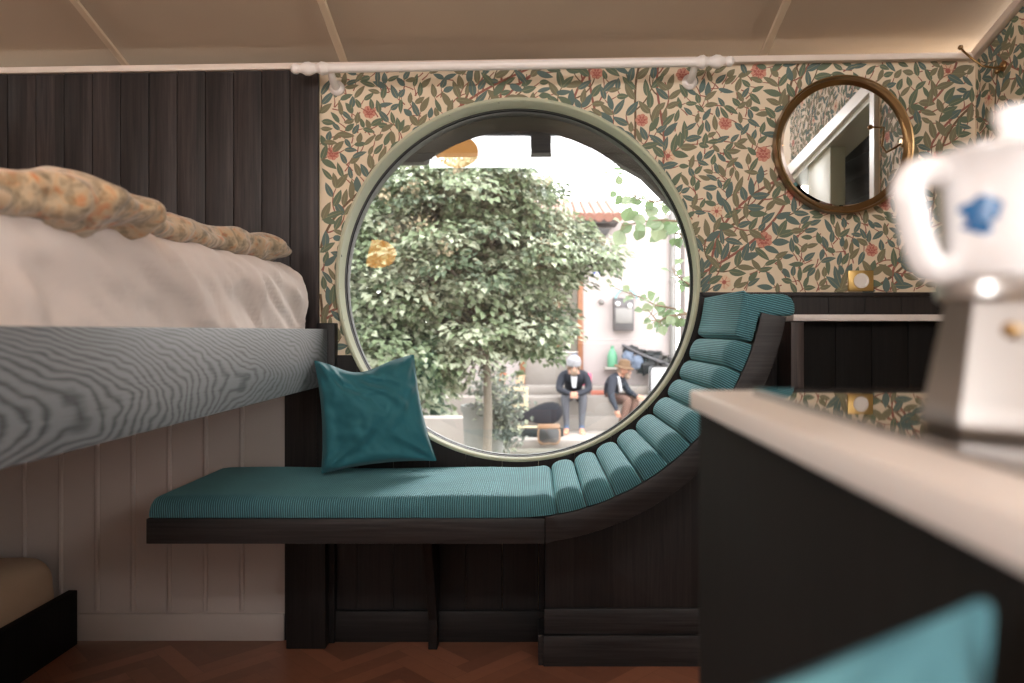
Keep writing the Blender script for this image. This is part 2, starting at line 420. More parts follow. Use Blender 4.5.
def pattern(m, ax, u0, u1, v0, v1, ok, off, seed):
    """hand-drawn style leafy vine print. ax maps (u,v,height) to the wall. material slots: 1 vine 2 twig 3-5 leaves 6 rib 7-8 blossom 9 petal"""
    r = random.Random(seed); cell = .0095; occ = set(); kk = [0]
    def lift(): kk[0] += 1; return (kk[0] * 7 % 211) * 1.6e-6
    def free(pts, need=.72):
        c = 0
        for p in pts:
            k = (int(p[0] / cell), int(p[1] / cell))
            if k not in occ: c += 1
        return c >= need * len(pts)
    def mark(pts):
        for p in pts: occ.add((int(p[0] / cell), int(p[1] / cell)))
    def inside(p): return u0 < p[0] < u1 and v0 < p[1] < v1 and ok(p[0], p[1])
    def ribbon(pts, w0, w1, mi, h):
        h += lift()
        n = len(pts)
        for i in range(n - 1):
            a, b = pts[i], pts[i + 1]
            if not (inside(a) and inside(b)): continue
            dx, dy = b[0] - a[0], b[1] - a[1]; l = math.hypot(dx, dy) or 1; nx, ny = -dy / l, dx / l
            wa = w0 + (w1 - w0) * i / (n - 1); wb = w0 + (w1 - w0) * (i + 1) / (n - 1)
            e = .15
            m.add([ax(a[0] - nx * wa - dx * e, a[1] - ny * wa - dy * e, h), ax(a[0] + nx * wa - dx * e, a[1] + ny * wa - dy * e, h), ax(b[0] + nx * wb, b[1] + ny * wb, h), ax(b[0] - nx * wb, b[1] - ny * wb, h)], [(0, 1, 2, 3)], mi)
    def leaf(p, ang, L, W, force=False):
        bend = r.uniform(-.35, .35); sp = []
        for i in range(8):
            t = i / 7; a = ang + bend * t
            sp.append((p[0] + math.cos(ang + bend * t * .5) * L * t, p[1] + math.sin(ang + bend * t * .5) * L * t, a))
        body = [(q[0], q[1]) for q in sp[1:]]
        side = []
        for i, q in enumerate(sp):
            t = i / 7; w = W * .5 * (math.sin(PI * t ** .8) ** .85)
            side.append((w, q))
        chk = body + [(q[0] - math.sin(q[2]) * w * .8, q[1] + math.cos(q[2]) * w * .8) for w, q in side[1:7]] + [(q[0] + math.sin(q[2]) * w * .8, q[1] - math.cos(q[2]) * w * .8) for w, q in side[1:7]]
        if not all(inside(c) for c in chk): return False
        if not free(chk, .5 if force else .72): return False
        mark(chk)
        mi = r.choice((3, 3, 4, 5, 5, 4)); hh = off * 3 + lift()
        vs = []
        for w, q in side:
            vs.append(ax(q[0] - math.sin(q[2]) * w, q[1] + math.cos(q[2]) * w, hh)); vs.append(ax(q[0], q[1], hh)); vs.append(ax(q[0] + math.sin(q[2]) * w, q[1] - math.cos(q[2]) * w, hh))
        fs = []; ms = []
        for i in range(7):
            fs += [(3 * i, 3 * i + 1, 3 * i + 4, 3 * i + 3), (3 * i + 1, 3 * i + 2, 3 * i + 5, 3 * i + 4)]; ms += [mi, mi]
        m.add(vs, fs, ms)
        if r.random() < .75: ribbon([(q[0], q[1]) for q in sp[:7]], .0011, .0004, 6, hh + off)
        return True
    def bloom(p, rad):
        chk = [(p[0] + math.cos(a) * rad * k, p[1] + math.sin(a) * rad * k) for a in [i * PI / 5 for i in range(10)] for k in (.4, .95)]
        if not all(inside(c) for c in chk): return
        mark(chk); red = r.random() < .6
        npet = 7; n = 42
        vs = [ax(p[0], p[1], off * 2.0)] + [ax(p[0] + math.cos(a) * rad * (.86 + .14 * abs(math.sin(a * npet / 2))), p[1] + math.sin(a) * rad * (.86 + .14 * abs(math.sin(a * npet / 2))), off * 2.0) for a in [2 * PI * i / n for i in range(n)]]
        m.add(vs, [(0, 1 + i, 1 + (i + 1) % n) for i in range(n)], 7 if red else 9)
        for i in range(npet):
            a = 2 * PI * i / npet + .2
            ribbon([(p[0] + math.cos(a) * rad * .3, p[1] + math.sin(a) * rad * .3), (p[0] + math.cos(a) * rad * .85, p[1] + math.sin(a) * rad * .85)], .0015, .0012, 8 if red else 7, off * 3)
        for q in range(7 if red else 1):
            a = 2 * PI * q / 6; rr = 0 if q == 6 or not red else rad * .42; k = .16 if red else .32
            vs = [ax(p[0] + math.cos(a) * rr + math.cos(b) * rad * k, p[1] + math.sin(a) * rr + math.sin(b) * rad * k, off * 3.4) for b in [2 * PI * i / 10 for i in range(10)]]
            m.add(vs, [tuple(range(10))], 8)
    # blossoms first, on a loose lattice
    blooms = []
    v = v0 + .06; row = 0
    while v < v1:
        u = u0 + .05 + (row % 2) * .15 + r.uniform(-.04, .04)
        while u < u1:
            p = (u + r.uniform(-.05, .05), v + r.uniform(-.04, .04)); blooms.append(p); bloom(p, r.uniform(.021, .030)); u += .30
        v += .155; row += 1
    tips = []
    # rising main vines with side twigs
    k = 0; u = u0 - .5
    while u < u1 + .1:
        ph = r.uniform(0, 6); pts = []; a0 = r.uniform(.9, 1.25); x, y = u, v0 - .05
        while y < v1 + .05:
            a = a0 + .55 * math.sin(y * 7 + ph); x += math.cos(a) * .018; y += math.sin(a) * .018; pts.append((x, y, a))
        ribbon([(q[0], q[1]) for q in pts], .0046, .0038, 2 if k % 3 == 0 else 1, off)
        for i in range(2, len(pts), 4):
            q = pts[i]; sd = 1 if (i // 4) % 2 else -1
            a = q[2] + sd * r.uniform(.7, 1.1); xx, yy = q[0], q[1]; br = [(xx, yy)]; cv = -sd * r.uniform(.10, .26)
            for st in range(r.randint(5, 9)):
                xx += math.cos(a) * .016; yy += math.sin(a) * .016; a += cv; br.append((xx, yy))
                if st % 2 == 1:
                    for s2 in (1, -1): tips.append(((xx, yy), a + s2 * r.uniform(.55, .9)))
            tips.append(((xx, yy), a))
            ribbon(br, .0028, .0016, r.choice((1, 1, 2)), off * 1.2)
        for i in range(0, len(pts), 2): tips.append(((pts[i][0], pts[i][1]), pts[i][2] + r.choice((-1, 1)) * r.uniform(.6, 1.1)))
        u += .155; k += 1
    r.shuffle(tips)
    for p, a in tips: leaf(p, a, r.uniform(.052, .072), r.uniform(.0205, .027))
    for t in range(16000):      # close the gaps
        p = (r.uniform(u0, u1), r.uniform(v0, v1)); a = r.gauss(1.2, 1.1)
        if leaf(p, a, r.uniform(.036, .058), r.uniform(.016, .022)):
            q = (p[0] - math.cos(a + .4) * .03, p[1] - math.sin(a + .4) * .03)
            ribbon([q, ((p[0] + q[0]) / 2 + .002, (p[1] + q[1]) / 2), p], .0022, .0014, 1, off * 1.2)
PAT = [M['paper'], M['vine'], M['vine2'], M['leafA'], M['leafB'], M['leafC'], M['rib'], M['bloom'], M['bloom2'], M['petal']]
XP = X(320); ZWR = Z(292.5); ZWL = Z(355)
wb = wall_back()
def okb(x, z):
    if math.hypot(x - CX, z - CZ0) < RO - .012: return False
    if z > zc(x) - .012: return False
    return z > (ZWR if x > .3 else ZWL)
pattern(wb, lambda u, v, h: (u, WY - h, v), XP, XR, ZWL, zc(XR), okb, .00025, 3)
wb.build('wall_back', PAT, smooth=0, kind='structure')

# right wall with a doorway under the slope; seen mostly in the round mirror
def mir(px, py, off=0.0):    # a point of the right wall (off metres in front of it) seen through the round mirror at (px,py)
    xm = (px - VX) * S; u = (XR - off) / xm
    return Vector((XR - off, WY - WY * (u - 1), CZ + (VY - py) * S * u))
dA, dB, dC = mir(868, 96), mir(797, 170), mir(871, 207)
wr = MB()
yD1 = dA.y; yD0 = .62; zA = dA.z; slope = (dA.z - dB.z) / (dA.y - dB.y); zD0 = zA + slope * (yD0 - yD1)
pts_top = [(WY, ceil_z(XR, WY)), (yD1, ceil_z(XR, yD1)), (yD0, ceil_z(XR, yD0)), (-.5, ceil_z(XR, -.5))]
def q4(m, a, b, c, d, mi=0): m.add([a, b, c, d], [(0, 1, 2, 3)], mi)
# unseen window opening added in both side walls, behind the camera, for fill light
yW0, yW1, zW0, zW1 = -1.15, -.25, 1.0, 2.1
for xx in (XR, XR + .08):
    q4(wr, (xx, WY, 0), (xx, yD1, 0), (xx, yD1, ceil_z(XR, yD1)), (xx, WY, ceil_z(XR, WY)))
    q4(wr, (xx, yD1, zA), (xx, yD0, zD0), (xx, yD0, ceil_z(XR, yD0)), (xx, yD1, ceil_z(XR, yD1)))
    q4(wr, (xx, yD0, 0), (xx, yW1, 0), (xx, yW1, ceil_z(XR, yW1)), (xx, yD0, ceil_z(XR, yD0)))
    q4(wr, (xx, yW1, 0), (xx, yW0, 0), (xx, yW0, zW0), (xx, yW1, zW0))
    q4(wr, (xx, yW1, zW1), (xx, yW0, zW1), (xx, yW0, ceil_z(XR, -.5)), (xx, yW1, ceil_z(XR, yW1)))
    q4(wr, (xx, yW0, 0), (xx, YB, 0), (xx, YB, ceil_z(XR, -.5)), (xx, yW0, ceil_z(XR, -.5)))
def okr(u, v):
    y = u
    if v > ceil_z(XR, y) - .012: return False
    if y < yD1 + .06 and v < zA + slope * (y - yD1) + .07: return False
    return True
pattern(wr, lambda u, v, h: (XR - h, u, v), yD0 + .03, WY, ZWR, 2.62, okr, .00025, 5)
wr.build('wall_right', PAT, smooth=0, kind='structure')
# door casing, jamb lining and charcoal boarding beyond it
d1 = MB(); cw = .045
d1.prism([(yD1 + cw, 0), (yD1, 0), (yD1, zA), (yD0, zD0), (yD0, zD0 + cw * 1.6), (yD1 + cw, zA + slope * cw + cw * 1.3)], XR - .02, XR, axis='X')
d1.prism([(yD1 - .002, 0), (yD1 - .02, 0), (yD1 - .02, zA - .03), (yD0, zD0 - .03), (yD0, zD0), (yD1 - .002, zA)], XR, XR + .16, mi=1, axis='X')
pj = mir(822, 190); d1.box((XR + .02, pj.y - .32, 0), (XR + .10, pj.y, zA + slope * (pj.y - yD1) - .02), .004, 1)
d1.build('door_1', [M['doorwhite'], M['doorsage']], kind='structure')
d2 = MB()
for k in range(22): d2.box((XR + .165, yD0 - .1, k * .11), (XR + .185, yD1 + .1, k * .11 + .107), .003)
d2.build('wall_hallway', M['slate'], kind='structure')

# remaining shell
wl = MB()
for pts_ in ([(yW1, 0), (WY, 0), (WY, ceil_z(XL, WY)), (yW1, ceil_z(XL, yW1))], [(YB, 0), (yW0, 0), (yW0, ceil_z(XL, -.5)), (YB, ceil_z(XL, -.5))], [(yW0, 0), (yW1, 0), (yW1, zW0), (yW0, zW0)], [(yW0, zW1), (yW1, zW1), (yW1, ceil_z(XL, yW1)), (-.5, ceil_z(XL, -.5)), (yW0, ceil_z(XL, -.5))]):
    wl.prism(pts_, XL - .08, XL, axis='X')
wl.build('wall_left', M['cream'], kind='structure')
TX0, TX1, TZ0, TZ1 = X(427, 7.0), X(640, 7.0), Z(171, 7.0), Z(133, 7.0)
wr2 = MB()
for a, b in (((XL - .1, 0), (XR + .1, TZ0)), ((XL - .1, TZ1), (XR + .1, ceil_z(XR, -.5) + .05)), ((XL - .1, TZ0), (TX0, TZ1)), ((TX1, TZ0), (XR + .1, TZ1))):
    wr2.box((a[0], YB - .08, a[1]), (b[0], YB, b[1]))
wr2.build('wall_rear', M['cream'], kind='structure')
w2 = MB(); f = .025
for a, b in (((TX0, TZ0), (TX1, TZ0 + f)), ((TX0, TZ1 - f), (TX1, TZ1)), ((TX0, TZ0), (TX0 + f, TZ1)), ((TX1 - f, TZ0), (TX1, TZ1)), ((X(531, 7.0), TZ0), (X(551, 7.0), TZ1))):
    w2.box((a[0], YB - .06, a[1]), (b[0], YB - .01, b[1]), .003)
w2.build('window_2', M['gasket2'], kind='structure')
w3 = MB()
for a, b in (((yW0, zW0), (yW1, zW0 + .05)), ((yW0, zW1 - .05), (yW1, zW1)), ((yW0, zW0), (yW0 + .05, zW1)), ((yW1 - .05, zW0), (yW1, zW1)), (((yW0 + yW1) / 2 - .02, zW0), ((yW0 + yW1) / 2 + .02, zW1))):
    w3.box((XR + .01, a[0], a[1]), (XR + .06, b[0], b[1]), .004)
w3.build('window_fill_right', M['doorwhite'], kind='structure')  # unseen frame added around the right-hand fill light
w4 = MB()
for a, b in (((yW0, zW0), (yW1, zW0 + .05)), ((yW0, zW1 - .05), (yW1, zW1)), ((yW0, zW0), (yW0 + .05, zW1)), ((yW1 - .05, zW0), (yW1, zW1))):
    w4.box((XL - .06, a[0], a[1]), (XL - .01, b[0], b[1]), .004)
w4.build('window_fill_left', M['doorwhite'], kind='structure')  # unseen frame added around the left-hand fill light
ce = MB()
ce.add([(XL - .1, WY + WT, ceil_z(XL - .1, WY)), (XR + .1, WY + WT, ceil_z(XR + .1, WY)), (XR + .1, -.5, ceil_z(XR + .1, -.5)), (XL - .1, -.5, ceil_z(XL - .1, -.5)),
        (XL - .1, YB - .1, ceil_z(XL - .1, -.5)), (XR + .1, YB - .1, ceil_z(XR + .1, -.5))], [(0, 1, 2, 3), (3, 2, 5, 4)])
for v in list(ce.v): ce.v.append((v[0], v[1], v[2] + .06))
ce.f += [(6, 7, 8, 9), (9, 8, 11, 10), (0, 1, 7, 6), (0, 3, 9, 6), (1, 2, 8, 7), (3, 4, 10, 9), (2, 5, 11, 8), (4, 5, 11, 10)]; ce.mi += [0] * 8; ce.uv += [[(0, 0)] * 4] * 8
ce.build('ceiling', M['ceil'], smooth=0, kind='structure')
for k, px in enumerate((128, 345, 762)):
    t = MB(); xx = X(px); h = .014
    a = [(xx - h, WY - .001, ceil_z(xx, WY)), (xx + h, WY - .001, ceil_z(xx, WY)), (xx + h, -.5, ceil_z(xx, -.5)), (xx - h, -.5, ceil_z(xx, -.5))]
    t.add(a + [(p[0] + (.004 if i in (0, 3) else -.004), p[1], p[2] - .006) for i, p in enumerate(a)], [(4, 5, 6, 7), (0, 1, 5, 4), (1, 2, 6, 5), (2, 3, 7, 6), (3, 0, 4, 7)])
    t.build('trim_%d' % (k + 1), M['seam'], smooth=0, kind='structure')
t = MB()       # ledge moulding where ceiling meets the walls
t.prism([(XL, zc(XL) - .022), (XR, zc(XR) - .022), (XR, zc(XR)), (XL, zc(XL))], WY - .03, WY + .0, .004)
t.prism([(WY, ceil_z(XR, WY) - .03), (WY, ceil_z(XR, WY)), (-.5, ceil_z(XR, -.5)), (-.5, ceil_z(XR, -.5) - .03)], XR - .025, XR, .004, axis='X')
t.build('trim_4', M['trim'], kind='structure')
# floor: herringbone blocks
fl = MB(); tone = []
fl.box((XL - .1, YB - .1, -.06), (XR + .2, WY + .1, -.004)); tone += [0.0] * 6
bw, bl = .058, .29
ca = math.cos(PI / 4)
def blk(c, ang):
    d = Vector((math.cos(ang), math.sin(ang), 0)); n = Vector((-d.y, d.x, 0)); g = .0007
    a = [c + d * sx * (bl / 2 - g) + n * sy * (bw / 2 - g) for sx, sy in ((-1, -1), (1, -1), (1, 1), (-1, 1))]
    if any(p.x < XL or p.x > XR + .1 or p.y < .9 or p.y > WY + .05 for p in a): return
    fl.add([(p.x, p.y, 0) for p in a], [(0, 1, 2, 3)]); tone.append(R.random())
nn = 5
for i in range(-70, 90):
    for j in range(-14, 16):
        # herringbone lattice in block-widths, turned by 45 degrees
        for hv in (0, 1):
            gx = i + j * nn * 1.0; gy = i - j * nn * 1.0
            if hv == 0: c = Vector((gx * bw + bl / 2, gy * bw + bw / 2, 0)); a = 0
            else: c = Vector((gx * bw + bl + bw / 2 - bl, gy * bw + bw + bl / 2, 0)); a = PI / 2
            if hv == 1: c = Vector((gx * bw + bw / 2, gy * bw + bw + bl / 2, 0))
            rc = Matrix.Rotation(PI / 4, 3, 'Z') @ c
            blk(Vector((rc.x + .2, rc.y + 1.6, 0)), a + PI / 4)
fo = fl.build('floor', M['parquet'], smooth=0, kind='structure')
at = fo.data.attributes.new('tone', 'FLOAT', 'FACE'); at.data.foreach_set('value', tone[:len(fo.data.polygons)] + [0] * (len(fo.data.polygons) - len(tone)))

# dark boarding above the bed, cream boarding below it, wainscot round the seat
bd = MB(); w = .0971; x = XP
while x > XL:
    x0 = max(x - w, XL)
    bd.box((x0 + .0008, WY - .022, 1.0), (x - .0008, WY, zc(x) - .022 - R.uniform(0, .006)), .003)
    x = x0
bd.build('wall_left_boarding', M['darkboard'], kind='structure')
XC = X(286)
cb = MB()
cb.box((XL, WY - .012, 0), (XC, WY, 1.0))
x = X(63)
xs = [X(63) + k * .125 for k in range(-4, 8) if X(63) + k * .125 < XC - .03]
for x in xs: cb.tube([(x, WY - .012, .10), (x, WY - .012, .995)], .009, 10)
cb.build('wall_left_panelling', M['cream'], kind='structure')
bb = MB(); bb.box((XL, WY - .024, 0), (XC, WY, Z(611.5)), .003)
bb.build('baseboard_left', M['cream'], kind='structure')
ws = MB(); x = XC; RW = RO - .006
def wtop(x, right):
    if abs(x - CX) < RW: 
        z = CZ0 - math.sqrt(RW * RW - (x - CX) ** 2)
        return min(z, ZWR if x > CX else ZWL)
    return ZWR if x > CX else ZWL
while x < XR - 1e-6:
    x1 = min(x + .125, XR); a, b = x + .0008, x1 - .0008
    xs_ = sorted(set([a, b] + [a + (b - a) * k / 10 for k in range(1, 10)] + ([CX + RW] if a < CX + RW < b else []) + ([CX + RW + 1e-4] if a < CX + RW + 1e-4 < b else [])))
    ws.prism([(a, 0), (b, 0)] + [(t_, wtop(t_, 1)) for t_ in xs_[::-1]], WY - .016, WY, 0); x = x1
ws.box((CX + RO + .004, WY - .024, ZWR - .016), (XR, WY, ZWR), .003)
ws.build('wall_back_wainscot', M['wainscot'], kind='structure')
pb = MB(); pb.box((X(320), WY - .034, 0), (X(545), WY - .016, Z(611, 2.57)), .002)
pb.build('baseboard_back', M['darkwood'], kind='structure')
tp = MB(); tp.box((XP, WY - .045, .0), (X(335, 2.56), WY - .0, Z(323, 2.56)), .003)
tp.build('trim_5', M['darkwoodz'], kind='structure')

# ------------------------------------------------------------------ round window
def ring(m, r0, r1, y0, y1, mi=0, n=128, bev=.004):
    prof = [(r0, y0 + bev), (r0 + bev, y0), (r1 - bev, y0), (r1, y0 + bev), (r1, y1), (r0, y1)]
    mt = Matrix.Translation((CX, 0, CZ0)) @ Matrix.Rotation(-PI / 2, 4, 'X') @ Matrix.Scale(-1, 4, (0, 0, 1))
    mt = Matrix(((1, 0, 0, CX), (0, 0, 1, 0), (0, 1, 0, CZ0), (0, 0, 0, 1)))
    m.lathe(prof, n, mi, mt, close=True)
MW = Matrix(((1, 0, 0, CX), (0, 0, 1, 0), (0, 1, 0, CZ0), (0, 0, 0, 1)))
w1 = MB()
w1.lathe([(RO - .014, WY - .016), (RO - .010, WY - .020), (RO - .004, WY - .018), (RO, WY - .010), (RO + .001, WY + .001), (RO - .002, WY + .004), (.650, WY + .165), (.641, WY + .165), (RO - .014, WY - .010)], 160, 0, MW, close=True)
wo = w1.build('window_1', M['sage'], kind='structure')
g = MB(); ring(g, .6375, .652, WY + .152, WY + .195, 0, bev=.002); g.lathe([(.640, WY + .195), (.668, WY + .35), (.70, WY + .35), (.70, WY + .20), (.655, WY + .195)], 160, 0, MW, close=True)
g.build('window_gasket', M['gasket'], wo, kind='structure')
g = MB(); ring(g, .6345, .6372, WY + .170, WY + .192, 0, bev=.001)
g.build('window_profile', M['gasket2'], wo, kind='structure')
g = MB(); mt = Matrix(((1, 0, 0, CX), (0, 0, 1, WY + .18), (0, 1, 0, CZ0), (0, 0, 0, 1)))
g.lathe([(1e-7, 0), (.636, 0)], 160, 0, mt, cap=False); g.build('window_pane', M['glass'], wo, kind='structure', weld=True)
# eave and porch post outside, above the glass
ev = MB(); yE = 3.15; ze = Z(108, 3.0)
ev.box((-2.4, WY + .36, ze), (1.7, yE, ze + .05)); ev.box((-2.4, yE - .08, Z(157.5, yE)), (1.7, yE, ze + .05), .004)
for px in (455, 600): ev.box((X(px, 2.95) - .02, WY + .36, ze - .05), (X(px, 2.95) + .02, yE - .08, ze), .004)
def ep(pts): ev.prism([(X(a, yE), Z(b_, yE)) for a, b_ in pts], yE - .075, yE - .005, .002)
ep([(330, 130), (437, 130), (437, 160), (426, 166), (398, 166), (380, 182), (330, 230)])
ep([(575, 130), (590, 160), (612, 164), (626, 172), (640, 180), (665, 205), (720, 260), (720, 130)])
ev.build('roof_eave', M['eave'], kind='structure')

# ------------------------------------------------------------------ curtain rod
cr = thing('curtain_rod', 'white turned wooden curtain rod above the round window', 'curtain rod', (P(515, 65, 2.5)))
pa, pb_ = P(325, 68.5, 2.5), P(700, 62, 2.5)
q = MB(); q.tube([pa, pb_], .0150, 16); q.build('pole', M['rod'], cr)
for e, sg, px in ((pa, -1, 293), (pb_, 1, 737)):
    q = MB(); Ltot = .115
    prof = [(.015, -.012), (.021, 0), (.0225, .012), (.016, .022), (.013, .030), (.016, .036), (.023, .052), (.0215, .066), (.014, .078), (.012, .085), (.017, .094), (.0165, .104), (.010, .112), (1e-4, .115)]
    dr = (pb_ - pa).normalized() * sg
    mt = Matrix.Translation(e) @ dr.to_track_quat('Z', 'Y').to_matrix().to_4x4()
    q.lathe([(1e-4, -.013)] + prof, 20, 0, mt); q.build('finial', M['rod'], cr)
    q = MB(); c = e - dr * .015
    q.tube([c, c + Vector((0, .05, -.03)), Vector((c.x, WY - .005, c.z - .035))], [.012, .013, .014], 12)
    q.lathe([(.026, 0), (.026, .008), (.018, .016), (1e-4, .018)], 20, 0, Matrix.Translation((c.x, WY - .001, c.z - .035)) @ Matrix.Rotation(PI / 2, 4, 'X'))
    q.build('bracket', M['rod'], cr)

# ------------------------------------------------------------------ window bench
YF, YK = 2.06, 2.555           # front and back of the seat
RB = .692; BXL = X(146, YF)
bench = thing('window_bench', 'black wood window bench curving up beside the round window', 'bench', (-.3, 2.3, 0))
def arc(r, a0, a1, n): return [(CX + r * math.sin(math.radians(a0 + (a1 - a0) * k / n)), CZ0 - r * math.cos(math.radians(a0 + (a1 - a0) * k / n))) for k in range(n + 1)]
zt, zb_ = CZ0 - RB - .001, Z(544, YF)
q = MB(); xj = X(545, YF)
q.prism([(BXL, zb_), (xj - .001, zb_), (xj - .001, zt + .001), (BXL, zt)], YF, YF + .035, .002)
q.build('front_board', M['rimwood'], bench)
ro = CZ0 - zb_
a0 = math.degrees(math.asin((xj - CX) / ro))
q = MB(); rim = arc(ro, a0, 79.5, 40); inn = arc(RB + .001, a0 + .6, 79.5, 40)
q.prism([(xj + .001, zb_)] + rim[1:] + inn[::-1] + [(xj + .001, inn[0][1])], YF, YF + .035, .0015)
q.build('curved_rim', M['rimwood'], bench)
q = MB()
q.prism([(BXL + .005, zb_ + .02), (CX, zb_ + .02), (CX, zt), (BXL + .005, zt)], YF + .035, YK, .0)
q.prism(arc(RB + .028, 0, 79, 40) + arc(RB + .002, 0, 79, 40)[::-1], YF + .036, YK, 0)
q.build('seat_shell', M['darkwood'], bench)
q = MB(); xa, xb = X(288, 2.53), X(327, 2.53)
q.prism([(xa, 0), (xb, 0), (xb, zb_), (xa - .03, zb_), (xa, zb_ - .055)], 2.51, YK, .003)
q.build('bracket', M['darkwoodz'], bench)
q = MB(); q.prism([(YK, 0), (YK - .05, 0), (YK - .05, .10), (YK - .20, zb_ - .06), (YK - .20, zb_ + .018), (YK, zb_ + .018)], X(428, 2.5), X(437, 2.5), .002, axis='X')
q.build('bracket', M['darkwoodz'], bench)
yBs = 2.40; xs0 = X(545, yBs)
prof = [(xs0, .0)] + [(.62, .0)]
arcp = [p for p in arc(ro + .004, 5, 60, 30) if xs0 < p[0] < .62]
prof += [(.62, arcp[-1][1])] + arcp[::-1] + [(xs0, arcp[0][1])]
q = MB(); q.prism(prof, yBs, YK, .002); q.build('base_cabinet', M['wainscot'], bench)
q = MB(); q.box((xs0 - .006, yBs - .022, 0), (.62, yBs - .0005, Z(635, 2.385)), .003); q.box((xs0 - .003, yBs - .014, Z(635, 2.385) + .001), (.62, yBs - .0005, Z(609, 2.385)), .004)
q.box((xs0 - .022, yBs - .014, 0), (xs0 - .0005, YK - .03, Z(635, 2.385)), .003)
q.build('plinth', M['rimwood'], bench)

seat = thing('bench_cushion', 'teal corduroy channelled cushion covering the curved window bench', 'cushion', (-.3, 2.3, zt))
TH = RB - .636
def section(Tk, ins, bul):     # outline across the seat, front to back, (depth y, height n above the shell)
    rr = .026; pts = []
    for k in range(5): pts.append((YK - .006 , Tk * k / 4 * .9))
    for k in range(1, 12): pts.append((YK - .012 - (YK - YF - .05) * k / 12, Tk * (1 + .0 * k)))
    for k in range(7):
        a = PI / 2 * k / 6; pts.append((YF + ins + rr - rr * math.sin(a) - bul * (1 - math.cos(a)) * .5, Tk - rr + rr * math.cos(a)))
    for k in range(1, 5): pts.append((YF + ins - bul * math.sin(PI * (.5 + .5 * k / 4)) * .5, (Tk - rr) * (1 - k / 4)))
    return pts
def cushion(name, stations, cap=True):
    """stations: list of (angle or None, x, thickness, inset, bulge, arc-length)"""
    m = MB(); rows = []
    for ang, x, Tk, ins, bul, sl in stations:
        sec = section(Tk, ins, bul); row = []; acc = 0; last = None
        for y, nn in sec:
            if ang is None: p = (x, y, zt + .002 + nn)
            else:
                r = RB - .002 - nn; p = (CX + r * math.sin(ang), y, CZ0 - r * math.cos(ang))
            if last: acc += math.hypot(y - last[0], nn - last[1])
            last = (y, nn); row.append((p, (sl, acc)))
        rows.append(row)
    nr, nc = len(rows), len(rows[0])
    vs = [c[0] for r in rows for c in r]; uvs = [c[1] for r in rows for c in r]
    fs = [(i * nc + j, (i + 1) * nc + j, (i + 1) * nc + j + 1, i * nc + j + 1) for i in range(nr - 1) for j in range(nc - 1)]
    fs += [(i * nc + nc - 1, (i + 1) * nc + nc - 1, (i + 1) * nc, i * nc) for i in range(nr - 1)]
    fs += [tuple(range(nc)), tuple((nr - 1) * nc + j for j in range(nc))[::-1]]
    m.add(vs, fs, 0, uvs)
    return m.build(name, M['cord'], seat, smooth=50)
st = []
def ends(t, w=.06): return math.sqrt(max(0, 1 - max(0, 1 - min(t, 1 - t) / w) ** 2))
NL = 60; x0s = BXL + .004; Lf = CX - x0s; La = RB * math.radians(10); tot = Lf + La
for k in range(NL + 1):
    t = k / NL; t = .5 - .5 * math.cos(PI * t) if True else t
    sl = t * tot; e = ends(t, .025)
    Tk = .030 + (TH - .030) * e; ins = .004 + .008 * (1 - e)
    if sl < Lf: st.append((None, x0s + sl, Tk + .003 * math.sin(sl * 9), ins, .008, sl))
    else: st.append(((sl - Lf) / RB, 0, Tk, ins, .008, sl))
cushion('seat_pad', st)
tufts = [10, 17, 24, 31, 38, 45, 52, 58.5, 65, 72]
for i in range(len(tufts) - 1):
    st = []; n = 14
    for k in range(n + 1):
        t = k / n; t = .5 - .5 * math.cos(PI * t)
        a = math.radians(tufts[i] + .12 + (tufts[i + 1] - tufts[i] - .24) * t)
        e = math.sqrt(max(0, 1 - (2 * t - 1) ** 2)) ** .75
        st.append((a, 0, .032 + .032 * e, .012 - .012 * e, .02 * e, a * RB))
    cushion('channel', st)
q = MB(); a72 = 72.2
out = arc(RB - .056, a72 + .6, 84.6, 12)
ztop = Z(294.5, 2.1); xr_ = X(796, YF)
out += [(out[-1][0] + .012, ztop)] + [(xr_ - .03, ztop), (xr_ - .008, ztop - .01), (xr_, ztop - .03), (xr_, CZ0 - ro * math.cos(math.radians(79.5)) + .004)]
out += [(CX + (RB) * math.sin(math.radians(79.5)) + .0, CZ0 - ro * math.cos(math.radians(79.5)) + .004)]
out += arc(RB - .002, 79, a72, 8)
q.prism(out, YF + .002, YK - .004, .012, seg=3)
for k, f_ in enumerate(q.f): q.uv[k] = [(q.v[i][2] + q.v[i][0] * .25, q.v[i][1]) for i in f_]
q.build('headrest', M['cord'], seat)

